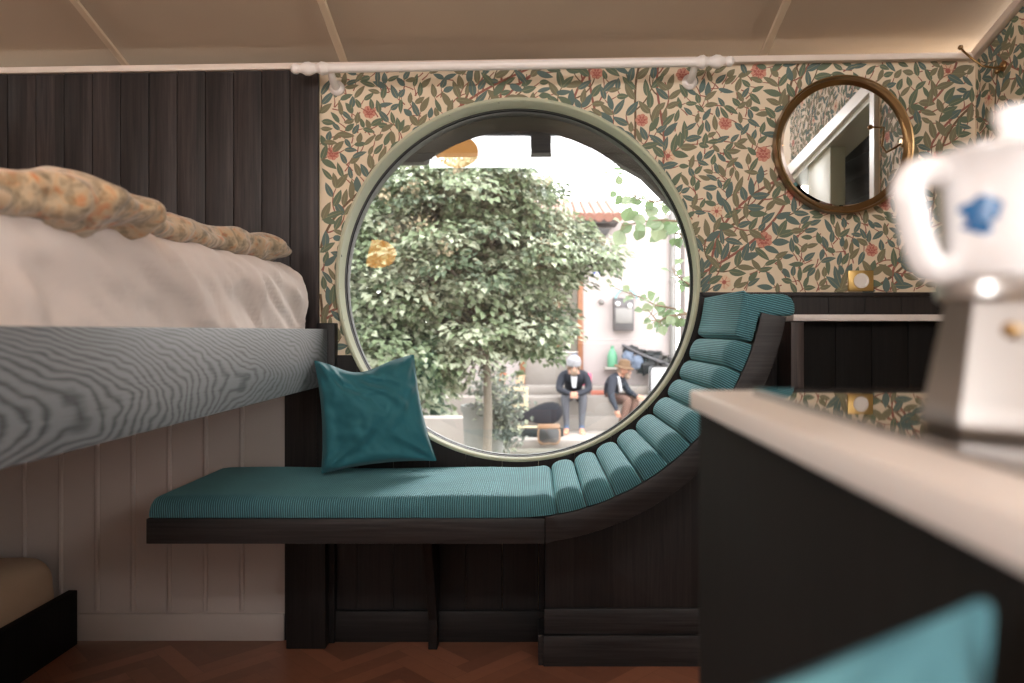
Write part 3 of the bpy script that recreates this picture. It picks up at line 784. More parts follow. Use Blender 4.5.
# ------------------------------------------------------------------ throw pillow
def pillow(name, corners, thick, m, label, cat, seed, dent=.0):
    tl, tr, br_, bl_ = corners; q = MB(); n = 40
    nrm = (tr - tl).cross(bl_ - tl).normalized()
    if nrm.y > 0: nrm = -nrm
    def fn(sd):
        def f_(u, v):
            a, b = 2 * u - 1, 2 * v - 1
            pin = .075
            a2 = a * (1 - pin * (1 - b * b)); b2 = b * (1 - pin * (1 - a * a))
            uu, vv = (a2 + 1) / 2, (b2 + 1) / 2
            p = tl.lerp(tr, uu).lerp(bl_.lerp(br_, uu), vv)
            h = ((1 - a ** 2) * (1 - b ** 2)); h = max(0, h) ** .42
            rad = math.sqrt(a * a + b * b)
            wr_ = .024 * fbm((a * 1.2, b * 1.2, sd), 1.6, seed) * min(1, 3 * (1 - max(abs(a), abs(b))) + .15)
            cr_ = .0
            for (ca_, cb__) in ((-1, -1), (1, -1), (1, 1), (-1, 1)):   # creases fanning from the corners
                dx, dy = a - ca_, b - cb__; dd = math.hypot(dx, dy); an = math.atan2(dy, dx)
                cr_ += .011 * math.sin(an * 11 + seed) * math.exp(-dd * 1.9) * min(1, dd * 3)
            for x0_, y0_, x1_, y1_, wd_, ht_ in ((-.15, -.80, .62, -.05, .075, .014), (.02, -.92, .8, -.35, .06, .012), (-.9, -.95, -.45, -.35, .08, .014), (-.72, -1, -.5, -.7, .05, .010), (.95, -.5, .25, .35, .07, .009), (-.85, .9, -.1, .35, .09, .010), (.9, .85, .3, .5, .07, .009), (-.5, -.6, .1, .1, .09, .008)):
                vx_, vy_ = x1_ - x0_, y1_ - y0_; tt_ = max(0, min(1, ((a - x0_) * vx_ + (b - y0_) * vy_) / (vx_ * vx_ + vy_ * vy_)))
                ds_ = math.hypot(a - x0_ - vx_ * tt_, b - y0_ - vy_ * tt_) / wd_
                if ds_ < 3: cr_ += ht_ * (1 - .3 * tt_) * (1 - ds_ * ds_ * .8) * math.exp(-ds_ * ds_ * .8)
            d_ = dent * math.exp(-((a + .15) ** 2 * 3.2 + (b + .85) ** 2 * 5))
            return p + nrm * sd * (thick * h + wr_ + cr_) - Vector((0, 0, d_))
        return f_
    q.grid(fn(1), n, n); q.grid(fn(-1), n, n)
    o = q.build(name, m, None, smooth=60, sub=1, weld=True)
    # close the seam
    return tag(o, label, cat)
pc = [P(314, 359, 2.40), P(414, 354, 2.50), P(437, 461, 2.44), P(321, 474, 2.36)]
pillow('throw_pillow', pc, .072, M['velvet'], 'square teal velvet pillow leaning at the left end of the bench', 'pillow', 3, .042)

# ------------------------------------------------------------------ upper bed
XB = -.707; zr1, zr0 = 1.072, Z(385, 2.55); YN = .25
bed = thing('upper_bed', 'built-in raised bed with broad grey grained side rail', 'bed', (-1.5, 1.4, zr0))
q = MB(); q.box((XB - .035, YN, zr0), (XB, 2.555, zr1), .002); q.build('side_rail', M['rail'], bed)
q = MB(); q.box((XL + .005, YN, zr0 + .05), (XB - .036, 2.57, zr0 + .075)); q.build('slat_base', M['darkwood'], bed)
mt_ = MB(); mx0, mx1, my0, my1, mz0, mz1 = XL + .035, XB - .034, YN + .02, 2.49, zr0 + .077, 1.272
def mattress(name, lo, hi, rad, mats, parent, seed, wr=.008, nn=(46, 70)):
    q = MB()
    c = [(lo[i] + hi[i]) / 2 for i in range(3)]; h = [(hi[i] - lo[i]) / 2 for i in range(3)]
    def pt(v):
        # rounded box: shrink to core then push out
        core = Vector([max(-(h[i] - rad), min(h[i] - rad, v[i])) for i in range(3)])
        d = Vector(v) - core
        if d.length > 1e-6: d = d.normalized() * rad
        p = core + d + Vector(c)
        y = p.y
        side = max(0, 1 - abs(p.x - hi[0]) / .12)
        drape = .6 + .4 * (hi[2] - p.z) / (hi[2] - lo[2])
        a = fbm((p.x * 3, p.y * 1.6 + p.z * 2.2, p.z * 1.0), 2.0, seed)
        b = fbm((p.x * 2, p.y * 5 + p.z * 4, p.z * 3), 2.0, seed + 4)
        f1 = math.sin(y * 15 + p.z * 34 + 4 * a) + .6 * math.sin(y * 31 + p.z * 52 + 5 * b)
        n_ = d.normalized() if d.length > 1e-6 else Vector((0, 0, 1))
        return p + n_ * (wr * a + wr * .7 * b + wr * .5 * f1 * side * drape)
    def face(fn, a, b): q.grid(fn, a, b)
    nx, ny = nn; nz = 26
    L_ = lambda t, i: -h[i] + 2 * h[i] * t
    face(lambda u, v: pt((L_(u, 0), L_(v, 1), h[2])), nx, ny)
    face(lambda u, v: pt((L_(u, 0), L_(v, 1), -h[2])), nx, ny)
    face(lambda u, v: pt((h[0], L_(u, 1), L_(v, 2))), ny, nz); face(lambda u, v: pt((-h[0], L_(u, 1), L_(v, 2))), ny, nz)
    face(lambda u, v: pt((L_(u, 0), h[1], L_(v, 2))), nx, nz); face(lambda u, v: pt((L_(u, 0), -h[1], L_(v, 2))), nx, nz)
    return q.build(name, mats, parent, smooth=80, weld=True)
mo = mattress('mattress', (mx0, my0, mz0), (mx1, my1, mz1), .10, M['sheet'], None, 2, .017, (50, 130))
tag(mo, 'mattress in rose-white fitted sheet on the upper bed', 'mattress')
# quilt: two rolls of bedding along the edge of the mattress
def roll(path, rad, name, label, seed, flat=.75):
    q = MB(); n = 28; m_ = 60; path = [Vector(p) for p in path]
    def at_(t):
        t *= len(path) - 1; i = min(int(t), len(path) - 2); f_ = t - i
        p0, p1, p2, p3 = path[max(i - 1, 0)], path[i], path[i + 1], path[min(i + 2, len(path) - 1)]
        return .5 * ((2 * p1) + (p2 - p0) * f_ + (2 * p0 - 5 * p1 + 4 * p2 - p3) * f_ * f_ + (3 * p1 - p0 - 3 * p2 + p3) * f_ ** 3)
    def rad_(t):
        t *= len(rad) - 1; i = min(int(t), len(rad) - 2); f_ = t - i; f_ = f_ * f_ * (3 - 2 * f_); return rad[i] * (1 - f_) + rad[i + 1] * f_
    def fn(u, v):
        c = at_(u); t = (at_(min(1, u + .02)) - at_(max(0, u - .02))).normalized(); a = t.cross(Vector((0, 0, 1))).normalized(); b = a.cross(t)
        cap = min(1, u / .05, (1 - u) / .06); cap = math.sqrt(max(0, 1 - (1 - cap) ** 2))
        r = rad_(u) * max(cap, .02); w = 2 * PI * v
        p = c + a * math.cos(w) * r * 1.55 + b * math.sin(w) * r * flat
        k = 1 + .34 * fbm(p, 6, seed) + .22 * fbm(p, 14, seed + 2) + .10 * math.sin(w * 3 + u * 9 + seed) + .05 * math.sin(u * 40 + 2 * math.sin(w))
        return c + (p - c) * k
    q.grid(fn, m_, n, wv=True)
    o = q.build(name, M['duvet'], None, smooth=80, sub=1)
    return tag(o, label, 'quilt')
ztp = mz1
roll([(-.80, .55, ztp - .0), (-.80, .8, ztp - .0), (-.80, 1.05, ztp - .004), (-.785, 1.25, ztp + .004), (-.78, 1.36, ztp + .008), (-.78, 1.42, ztp + .006)], [.066, .064, .052, .062, .060, .050], 'folded_quilt', 'orange floral quilt bunched on the near edge of the mattress', 1, .85)
roll([(-.86, 1.40, ztp + .012), (-.86, 1.7, ztp + .024), (-.855, 2.0, ztp + .036), (-.845, 2.25, ztp + .042), (-.84, 2.44, ztp + .046)], [.034, .038, .040, .042, .042], 'folded_quilt', 'tan floral quilt roll on the mattress by the dark boarding', 6, .9)

# lower bed
lb = thing('lower_bed', 'low bed box in black wood at floor level under the raised bed', 'bed', (-1.9, 1.6, 0))
XLB = X(72, 2.52); zlb = Z(593, 2.52)
q = MB(); q.box((XLB - .03, .3, 0), (XLB, 2.55, zlb), .002); q.build('side_board', M['cab'], lb)
q = MB(); q.box((XL + .005, .3, .04), (XLB - .031, 2.55, .07)); q.build('slat_base', M['darkwood'], lb)
lm = mattress('mattress', (XL + .01, .33, .072), (XLB - .036, 2.54, .325), .09, M['tansheet'], None, 9, .006, (24, 60))
tag(lm, 'tan-covered mattress in the low bed box', 'mattress')

# ------------------------------------------------------------------ round mirror
mc = P(839.8, 147.2, WY); mR = 68 * S
mi_ = thing('round_mirror', 'round brass-framed mirror on the leafy wallpaper', 'mirror', (mc.x, WY, mc.z))
mtm = Matrix(((1, 0, 0, mc.x), (0, 0, -1, WY - .002), (0, 1, 0, mc.z), (0, 0, 0, 1)))
q = MB(); q.lathe([(mR - .002, 0), (mR, .004), (mR, .044), (mR - .003, .048), (mR - .007, .046), (mR - .008, .028), (mR - .010, 0)], 96, 0, mtm, close=True)
q.build('frame', M['brass'], mi_)
q = MB(); q.lathe([(1e-6, .028), (mR - .030, .028), (mR - .006, .016)], 96, 0, mtm, cap=False)
q.build('mirror_glass', M['mirror'], mi_, smooth=0, weld=True)

# power outlet
def outlet(p, nm, label):
    t = thing(nm, label, 'power outlet', p)
    q = MB(); q.box((p.x - .044, WY - .009, p.z - .036), (p.x + .044, WY - .001, p.z + .036), .003); q.build('cover_plate', M['plate'], t)
    q = MB(); mt = Matrix(((1, 0, 0, p.x), (0, 0, -1, WY - .0095), (0, 1, 0, p.z), (0, 0, 0, 1)))
    q.lathe([(.026, 0), (.026, .004), (.021, .004), (.019, .001), (1e-6, .001)], 28, 0, mt); s_ = q.build('socket', M['whiteplastic'], t)
    for dx in (-.0095, .0095):
        h = MB(); h.lathe([(.0042, 0), (.0042, .001), (1e-6, .001)], 10, 0, Matrix.Translation((p.x + dx, WY - .0110, p.z)) @ Matrix.Rotation(PI / 2, 4, 'X')); h.build('socket_hole', M['hole'], s_)
outlet(P(860, 281, WY), 'power_outlet', 'brass square power outlet on the wallpaper below the mirror')

# brass hooks
def hook(base, nrm, tips, label, s=1.0):
    t = thing('wall_hook', label, 'hook', base); n = Vector(nrm)
    q = MB(); q.lathe([(.017 * s, 0), (.017 * s, .004), (.012 * s, .009), (1e-5, .010)], 20, 0, Matrix.Translation(base) @ n.to_track_quat('Z', 'Y').to_matrix().to_4x4()); q.build('rosette', M['brass'], t)
    for path in tips:
        q = MB(); q.tube(path, .0036 * s, 10); q.ball(path[-1], .0085 * s); q.build('arm', M['brass'], t)
hb = Vector((XR, 2.44, Z(66, 2.44)))
hook(hb, (-1, 0, 0), [[hb, hb + Vector((-.03, .0, -.006)), hb + Vector((-.07, 0, .0)), hb + Vector((-.10, .01, .03)), hb + Vector((-.115, .03, .06)), hb + Vector((-.118, .04, .075))],
     [hb, hb + Vector((-.012, -.006, -.012)), hb + Vector((-.03, -.012, -.022))]], 'small brass double hook high in the right-hand corner')
h2 = mir(896, 146); h2e = mir(864, 131, .10)
md_ = (h2 + h2e) / 2
hook(h2, (-1, 0, 0), [[h2, h2 + Vector((-.03, 0, -.02)), h2 + Vector((-.055, -.03, -.035)), h2 + Vector((-.06, -.06, .0)), md_ + Vector((-.01, 0, .03)), h2e]], 'brass ball-tipped hook beside the slanted doorway', 1.25)

# ------------------------------------------------------------------ console shelf at the back right
cs = thing('console_shelf', 'white-topped shelf unit with dark sides under the brass outlet', 'shelf', (1.2, 2.5, 0))
yc0 = 2.43; zt1, zt0 = Z(314.5, yc0), Z(321, yc0); xs1 = X(793.5, yc0)
q = MB(); q.box((xs1, yc0, zt0), (XR - .004, WY - .028, zt1), .002); q.build('top_board', M['worktop'], cs)
q = MB(); q.box((X(791, yc0 + .01), yc0 + .01, 0), (X(804, yc0 + .01), WY - .028, zt0 - .001), .002); q.build('side_panel', M['brownpost'], cs)
q = MB(); q.box((XR - .045, yc0 + .01, 0), (XR - .006, WY - .028, zt0 - .001), .002); q.build('side_panel', M['brownpost'], cs)
q = MB()
x = X(805, yc0)
while x < XR - .05:
    q.box((x, yc0 + .05, .02), (min(x + .118, XR - .047), yc0 + .062, zt0 - .001), .002); x += .12
q.build('front_panel', M['cab'], cs)

# ------------------------------------------------------------------ kitchen counter, hob, moka pot
H = .064; xo = .168; yf = .815; zw = CZ - H
kc = thing('kitchen_cabinet', 'black kitchen cabinet below the white worktop', 'cabinet', (.6, .2, 0))
q = MB(); q.box((xo + .008, -.75, .09), (.98, yf - .01, zw - .0205), .002); q.build('carcass', M['cab'], kc)
q = MB(); q.box((xo + .03, -.73, 0), (.96, yf - .04, .089)); q.build('plinth', M['black'], kc)
q = MB()
q.box((xo, -.78, zw - .02), (1.0, yf, zw), .0025)
tag(q.build('worktop', M['worktop']), 'white worktop with thick pale edge on the black cabinet', 'worktop')
hy0, hy1, hx0, hx1 = .30, .742, .216, .86
q = MB(); zh0, zh1 = zw + .0035, zw + .0075
q.add([(hx0, hy0, zw + .0004), (hx1, hy0, zw + .0004), (hx1, hy1, zw + .0004), (hx0, hy1, zw + .0004), (hx0, hy0, zh0), (hx1, hy0, zh0), (hx1, hy1, zh1), (hx0, hy1, zh1)],
      [(0, 3, 2, 1), (4, 5, 6, 7), (0, 1, 5, 4), (1, 2, 6, 5), (2, 3, 7, 6), (3, 0, 4, 7)])
tag(q.build('glass_hob', M['hob'], smooth=0), 'glossy black glass hob mirroring the wallpaper on the worktop', 'hob')
dp = .448; pxp = X(1012, dp); zp = zh0 + (zh1 - zh0) * (dp - hy0) / (hy1 - hy0) + .001
pot = thing('moka_pot', 'moka pot with white porcelain jug and faceted metal base', 'coffee pot', (pxp, dp, zp))
def pz(py): return Z(py, dp)
T = Matrix.Translation((pxp, dp, 0)) @ Matrix.Rotation(math.radians(27), 4, 'Z')
def octl(m, prof): m.lathe(prof, 8, 0, T)
q = MB(); octl(q, [(1e-5, zp), (.047, zp), (.049, zp + .004), (.0485, zp + .012), (.0475, zp + .016), (.036, pz(302)), (.035, pz(300)), (1e-5, pz(300))]); q.build('base', M['alu'], pot, smooth=20)
q = MB(); q.lathe([(1e-5, pz(302)), (.038, pz(302)), (.041, pz(297)), (.041, pz(284)), (.037, pz(278)), (1e-5, pz(278))], 40, 0, T); q.build('collar', M['alu'], pot)
vd = Vector((-.55, -.83, 0)).normalized(); vp = Vector((pxp, dp, pz(330))) + vd * .0375
q = MB(); q.lathe([(.0045, 0), (.0045, .005), (.0025, .007), (1e-5, .008)], 12, 0, Matrix.Translation(vp) @ vd.to_track_quat('Z', 'Y').to_matrix().to_4x4()); q.build('valve', M['brass'], pot)
q = MB(); q.lathe([(1e-5, pz(277)), (.036, pz(277)), (.0385, pz(270)), (.0385, pz(235)), (.0395, pz(190)), (.043, pz(163)), (.0445, pz(160)), (.0425, pz(160)), (.0375, pz(190)), (.036, pz(262)), (1e-5, pz(266))], 48, 0, T)
q.prism([(pxp + .038, pz(200)), (pxp + .064, pz(158)), (pxp + .041, pz(158))], dp - .010, dp + .010, .004)
q.build('jug', M['porcelain'], pot)
q = MB(); q.lathe([(1e-5, pz(160) - .001), (.0435, pz(159)), (.0435, pz(156)), (.034, pz(147)), (.016, pz(141)), (1e-5, pz(140))], 40, 0, T); q.build('lid', M['porcelain'], pot)
q = MB(); q.lathe([(1e-5, pz(141)), (.0085, pz(141)), (.0075, pz(133)), (.0105, pz(118)), (.010, pz(109)), (.006, pz(105.5)), (1e-5, pz(105))], 24, 0, T); q.build('knob', M['porcelain'], pot)
hpts = [(963, 178), (935, 172), (916, 176), (908, 190), (912, 215), (920, 245), (929, 264), (945, 269), (963, 262)]
hp = []
for i in range(len(hpts) - 1):
    for k in range(5):
        t = k / 5; a = [hpts[max(i - 1, 0)], hpts[i], hpts[i + 1], hpts[min(i + 2, len(hpts) - 1)]]
        c = [.5 * (2 * a[1][j] + (a[2][j] - a[0][j]) * t + (2 * a[0][j] - 5 * a[1][j] + 4 * a[2][j] - a[3][j]) * t * t + (3 * a[1][j] - a[0][j] - 3 * a[2][j] + a[3][j]) * t ** 3) for j in (0, 1)]
        hp.append(P(c[0], c[1], dp))
hp.append(P(965, 261, dp))
q = MB(); q.tube(hp, [.0098] * len(hp), 14); q.build('handle', M['porcelain'], pot)
q = MB()
cd = Vector((X(1000, dp) - pxp, 0, 0)); 
def onjug(dx, dz):
    r = .0402; a = math.asin(max(-1, min(1, (X(998, .41) - pxp + dx) / r))); return (pxp + r * math.sin(a), dp - r * math.cos(a), Z(205, .41) + dz)
for k in range(5):
    a = PI / 2 + 2 * PI * k / 5; c = (math.cos(a) * .0036, math.sin(a) * .0045)
    q.add([onjug(c[0] + math.cos(b) * .0036, c[1] + math.sin(b) * .0036) for b in [2 * PI * i / 14 for i in range(14)]], [tuple(range(14))])
q.add([onjug(-.0013 + t_[0] * .65, -.0105 + t_[1] * .65) for t_ in ((0, .012), (.0035, .012), (.007, -.004), (.002, -.006), (-.008, .002))], [(0, 1, 2, 3, 4)])
q.build('painted_flower', M['blue'], pot, smooth=0)

# ------------------------------------------------------------------ pillow in the near foreground, standing on a low stool
def rr_outline(w, z0, z1, r=.03):
    pts = [(0, z0), (w, z0)]
    for k in range(7): a = PI / 2 * k / 6; pts.append((w - r + r * math.cos(a), z1 - r + r * math.sin(a)))
    for k in range(7): a = PI / 2 * k / 6; pts.append((r - r * math.sin(a), z1 - r + r * math.cos(a)))
    return pts
A_ = P(993, 596, .262); B_ = A_ + Vector((-.36, -.01, -.10)); C_ = A_ + Vector((.002, -.015, -.37)); D_ = B_ + Vector((.01, -.01, -.25))
pillow('throw_pillow', [B_, A_, C_, D_], .045, M['velvet2'], 'bright teal pillow in the near foreground, only its blurred tip showing', 'pillow', 5, 0)
zs = C_.z + .004
st2 = thing('stool', 'teal-topped stool carrying the foreground pillow beside the cabinet', 'stool', (-.02, .25, 0))
q = MB(); q.box((-.235, .08, zs - .08), (.162, .44, zs), .02, seg=3); q.build('seat', M['velvet2'], st2)
for sx, sy in ((-.21, .11), (.135, .11), (-.21, .41), (.135, .41)):
    q = MB(); q.tube([(sx, sy, 0), (sx, sy, zs - .078)], [.012, .018], 12); q.build('leg', M['oak'], st2)

# ------------------------------------------------------------------ pendant lamps (behind the camera; they show as reflections in the pane)
def amber():
    m, nt, N, L, b = newmat('amber glass')
    b.inputs['Base Color'].default_value = lin((226, 168, 92)); b.inputs['Roughness'].default_value = .25
    b.inputs['Emission Color'].default_value = lin((255, 178, 92)); b.inputs['Emission Strength'].default_value = 7.0
    return m
M['amberglass'] = amber()
def pendant(c, r, label):
    zt_ = ceil_z(c.x, c.y)
    t = thing('pendant_lamp', label, 'lamp', (c.x, c.y, c.z))
    q = MB(); q.lathe([(r * max(.02, math.sin(PI * k / 20)), .72 * r * math.cos(PI * k / 20)) for k in range(21)], 32, 0, Matrix.Translation(c)); q.build('lamp_shade', M['amberglass'], t)
    q = MB(); q.tube([c + Vector((0, 0, .7 * r)), Vector((c.x, c.y, zt_ - .001))], .004, 8); q.build('cord', M['black'], t)
    q = MB(); q.ball(c + Vector((0, 0, -.05 * r)), .035); q.build('bulb', emit('warm bulb', (255, 205, 150), 14), t)
LA = Vector((X(457, 5.2), .37, Z(152, 5.2))); LB = Vector((X(377, 5.05), .52, Z(254, 5.05)))
pendant(LA, .15, 'amber glass pendant lamp near the ridge, mirrored high in the pane')
pendant(LB, .13, 'amber glass pendant lamp over the bed, mirrored low in the pane')

# ================================================================== OUTSIDE
GZ = -.72
q = MB(); q.box((-14, WY + .2, GZ - .1), (14, 30, GZ)); q.build('ground_outside', M['ground'], kind='structure')
DW = 13.3                       # the house front across the yard
# stone steps along the house front
def slab(nm, y0, y1, z0, z1, m, k=0):
    q = MB(); q.box((X(395, 12.5), y0, z0), (X(790, 12.5), y1, z1), .02); return q.build(nm, m, kind='structure')
zA1, zA2, zA3 = Z(397, 12.55), Z(416, 12.4), Z(436, 11.7)
slab('step_upper', 12.5, DW + .1, GZ, zA1, M['stone'])
slab('step_middle', 12.40, 12.499, GZ, zA2, M['stone'])
slab('step_lower', 11.3, 12.399, GZ, zA3, M['stone'])
slab('kerb_outside', 10.6, 10.95, GZ, Z(452, 10.6), M['stonedk'])
q = MB(); q.box((X(430, 13), 13.0, zA1), (X(700, 13), DW, Z(386, 13)), .02); q.build('step_ledge', M['stone'], kind='structure')
# house
hx0_, hx1_, zroof = X(430, DW), X(676, DW), Z(214, DW)
dx0, dx1, dz1 = X(520, DW), X(583, DW), Z(266, DW)
q = MB()
q.box((hx0_, DW, GZ), (dx0, DW + .3, zroof)); q.box((dx1, DW, GZ), (hx1_, DW + .3, zroof)); q.box((dx0, DW, dz1), (dx1, DW + .3, zroof)); q.box((dx0, DW, GZ), (dx1, DW + .3, Z(386, DW)))
q.build('wall_outside', M['stucco'], kind='structure')
q = MB(); q.box((hx1_ + .12, DW - .2, GZ), (hx1_ + 5, DW + .3, Z(150, DW)))
q.build('wall_neighbour', M['stucco'], kind='structure')
q = MB(); xr0, xr1 = X(430, 12.8), X(618, 12.8)
n_ = 0; x = xr0
while x < xr1:
    q.tube([(x, 12.7, Z(217, 12.7)), (x, 14.5, Z(217, 12.7) + .55)], .085, 8); x += .16
q.build('roof_tiles', M['tile'], kind='structure')
q = MB(); q.box((xr0, 12.75, Z(223, 12.75)), (xr1, DW, Z(219, 12.75))); q.build('roof_outside', M['eave'], kind='structure')
q = MB(); q.prism([(X(562, 12.7), Z(228, 12.7)), (X(612, 12.7), Z(228, 12.7)), (X(606, 12.7), Z(236, 12.7)), (X(575, 12.7), Z(237, 12.7))], 12.7, DW, .01)
tag(q.build('porch_canopy', M['eave']), 'dark little canopy on the house front under the tiled roof', 'canopy')
ed = thing('entrance_door', 'brown glazed door of the house, half behind the tree', 'door', ((dx0 + dx1) / 2, DW, Z(386, DW)))
q = MB()
for a, b in (((dx1 - .09, Z(386, DW)), (dx1, dz1)), ((dx0, Z(386, DW)), (dx0 + .09, dz1)), ((dx0 + .09, dz1 - .09), (dx1 - .09, dz1))): q.box((a[0], DW - .03, a[1]), (b[0], DW + .1, b[1]), .006)
q.build('door_frame', M['doorbrown'], ed)
q = MB(); q.box((dx0 + .09, DW + .06, Z(386, DW)), (dx1 - .09, DW + .1, Z(352, DW)), .006); q.build('door_panel', M['stone'], ed)
q = MB(); q.box((dx0 + .09, DW + .06, Z(352, DW) + .005), (dx1 - .09, DW + .09, dz1 - .09)); q.build('glass_pane', M['doorglass'], ed)
q = MB(); q.box((X(556, DW), DW + .03, Z(352, DW)), (X(560, DW), DW + .07, dz1 - .09), .004); q.build('glazing_bar', M['doorbrown'], ed)
# number plate with two blue marks
sp = P(597, 271.5, DW); sg = thing('number_plate', 'small white plate with two blue marks beside the house door', 'sign', sp)
q = MB(); q.box((sp.x - .10, DW - .02, sp.z - .075), (sp.x + .10, DW - .002, sp.z + .075), .008); q.build('plate', M['paperwhite'], sg)
for dx in (-.05, .048):
    q = MB(); q.prism([(sp.x + dx + a, sp.z + b) for a, b in ((-.03, -.045), (.03, -.05), (.034, -.02), (.01, .0), (.03, .03), (.02, .05), (-.025, .05), (-.012, .01), (-.034, -.02))], DW - .026, DW - .0205); q.build('mark', M['ink'], sg)
# door bell lamp
bp_ = P(601, 302, DW); q = MB(); q.lathe([(.05, 0), (.05, .05), (.03, .09), (1e-5, .1)], 16, 0, Matrix.Translation(bp_) @ Matrix.Rotation(PI / 2, 4, 'X'))
tag(q.build('wall_lamp', M['pipe']), 'tiny round grey lamp on the pale wall beside the house door', 'lamp')
# grey box with a hoop
bx = P(622.5, 314, DW); gb = thing('letter_box', 'dark grey metal box with a teal hoop on the house wall', 'box', bx)
q = MB(); q.prism([(DW - .001, bx.z - .30), (DW - .22, bx.z - .30), (DW - .22, bx.z + .16), (DW - .16, bx.z + .26), (DW - .001, bx.z + .29)], bx.x - .175, bx.x + .175, .015, axis='X'); q.build('body', M['boxgrey'], gb)
q = MB(); q.box((bx.x - .15, DW - .235, bx.z - .17), (bx.x + .15, DW - .2215, bx.z + .10), .006); q.build('front_panel', M['pipe'], gb)
q = MB(); q.tube([(bx.x + .06 + .19 * math.cos(a), DW - .05, bx.z + .25 + .19 * math.sin(a)) for a in [PI * k / 16 for k in range(17)]], .018, 8); q.build('hoop', M['teal'], gb)
for dx, dz in ((-.11, .17), (.10, .14)):
    q = MB(); q.ball((bx.x + dx, DW - .235, bx.z + dz), .045, n=12); q.build('reflection_spot', M['paperwhite'], gb)  # white balls stand in for two round reflections on the box
q = MB(); px_ = X(673, DW - .1); q.tube([(px_, DW - .09, GZ), (px_, DW - .09, Z(150, DW))], .06, 12)
for zz in (.4, 1.9, 3.2): q.tube([(px_, DW - .09, zz), (px_, DW - .09, zz + .05)], .075, 12)
tag(q.build('downpipe', M['pipe']), 'grey zinc downpipe at the corner of the house', 'pipe')
# things hanging / leaning on the wall
zl = Z(386, 13)
def bottle(px, pyt, pyb, m, label):
    b = P(px, pyb, 13.1); h = Z(pyt, 13.1) - zl; t = thing('bottle', label, 'bottle', (b.x, 13.15, zl))
    return t, h
gp = Vector((X(612.5, 13.1), 13.13, Z(367, 13.1)))
q = MB(); hh = Z(346, 13.1) - gp.z; q.lathe([(1e-5, 0), (.08, 0), (.088, .03), (.088, hh * .55), (.06, hh * .75), (.03, hh * .86), (.03, hh), (1e-5, hh)], 16, 0, Matrix.Translation(gp))
q2 = MB(); q2.box((gp.x - .14, 13.02, gp.z - .05), (gp.x + .14, DW - .002, gp.z - .002), .01); tag(q2.build('bracket_shelf', M['stone']), 'short pale bracket shelf on the house wall under the green bottle', 'shelf')
tag(q.build('bottle', M['green']), 'green bottle on a small shelf of the house wall', 'bottle')
bn = thing('luggage_bundle', 'dark bundle of folded bags and a pole hung on the house wall', 'bag', (X(648, 13), 13.1, gp.z))
for k, (px, py, r, sc) in enumerate(((646, 366, .17, (1.1, .7, .8)), (657, 360, .16, (1.2, .7, .7)), (664, 366, .15, (.9, .7, .9)), (652, 354, .10, (1.6, .7, .5)), (630, 349, .09, (1.5, .7, .6)), (640, 353, .10, (1.4, .7, .5)))):
    q = MB(); q.ball(P(px, py, 13.08), r, n=18, sc=sc, rough=.9, seed=k); q.build('bag', M['black'], bn)
q = MB(); q.tube([P(622, 345, 13.0), P(640, 354, 12.98), P(671, 366, 12.96)], .03, 8); q.build('pole', M['boxgrey'], bn)
for px, py, k in ((628, 358, 1), (637, 362, 2)):
    q = MB(); q.ball(P(px, py, 13.0), .12, n=16, sc=(.85, .5, 1.0), rough=.6, seed=20 + k); q.build('cloth', M['bluecloth'], bn)
sc_ = P(661, 390, 12.9); st_ = thing('suitcase', 'pale suitcase with dark outline standing right of the sitting people', 'suitcase', (sc_.x, 12.9, zA1))
w_, h_ = .21, Z(366, 12.9) - zA1 - .02
q = MB(); q.prism(rr_outline(2 * w_, 0, h_, .07), 12.74, 12.92, .02, seg=2); q.v = [(v[0] + sc_.x - w_, v[1], v[2] + zA1 + .02) for v in q.v]; q.build('shell', M['shirt'], st_)
o_ = rr_outline(2 * w_, 0, h_, .07); q = MB(); q.tube([(a + sc_.x - w_, 12.737, b + zA1 + .02) for a, b in o_ + o_[:1]], .014, 6); q.build('trim_band', M['black'], st_)
q = MB(); q.tube([(sc_.x - .07, 12.83, zA1 + h_ + .015), (sc_.x - .07, 12.83, zA1 + h_ + .08), (sc_.x + .07, 12.83, zA1 + h_ + .08), (sc_.x + .07, 12.83, zA1 + h_ + .015)], .012, 8); q.build('handle', M['black'], st_)
for dx in (-.13, .13):
    q = MB(); q.tube([(sc_.x + dx, 12.79, zA1 + .022), (sc_.x + dx, 12.87, zA1 + .022)], .022, 10); q.build('wheel', M['black'], st_)
pk = P(587, 374, 12.95); pk.z = zl
q = MB(); q.box((pk.x - .09, 13.02, zl), (pk.x + .09, 13.14, zl + .22), .02); tag(q.build('bag', M['pink']), 'small pink bag on the ledge behind the person in the grey cap', 'bag')
tb = P(575, 366, 13.1); tb.z = zl; q = MB(); q.lathe([(1e-5, 0), (.09, 0), (.10, .05), (.10, .42), (.05, .5), (.05, .56), (1e-5, .56)], 14, 0, Matrix.Translation((tb.x, 13.17, zl)))
tag(q.build('bottle', M['bluecloth']), 'blue-grey flask on the ledge behind the person in the grey cap', 'bottle')
q = MB(); q.box((X(591, 12.98), 12.94, zA1), (X(604, 12.98), 12.999, zA1 + .075), .004); tag(q.build('brick', M['brick']), 'red brick set in the pale step between the two people', 'brick')

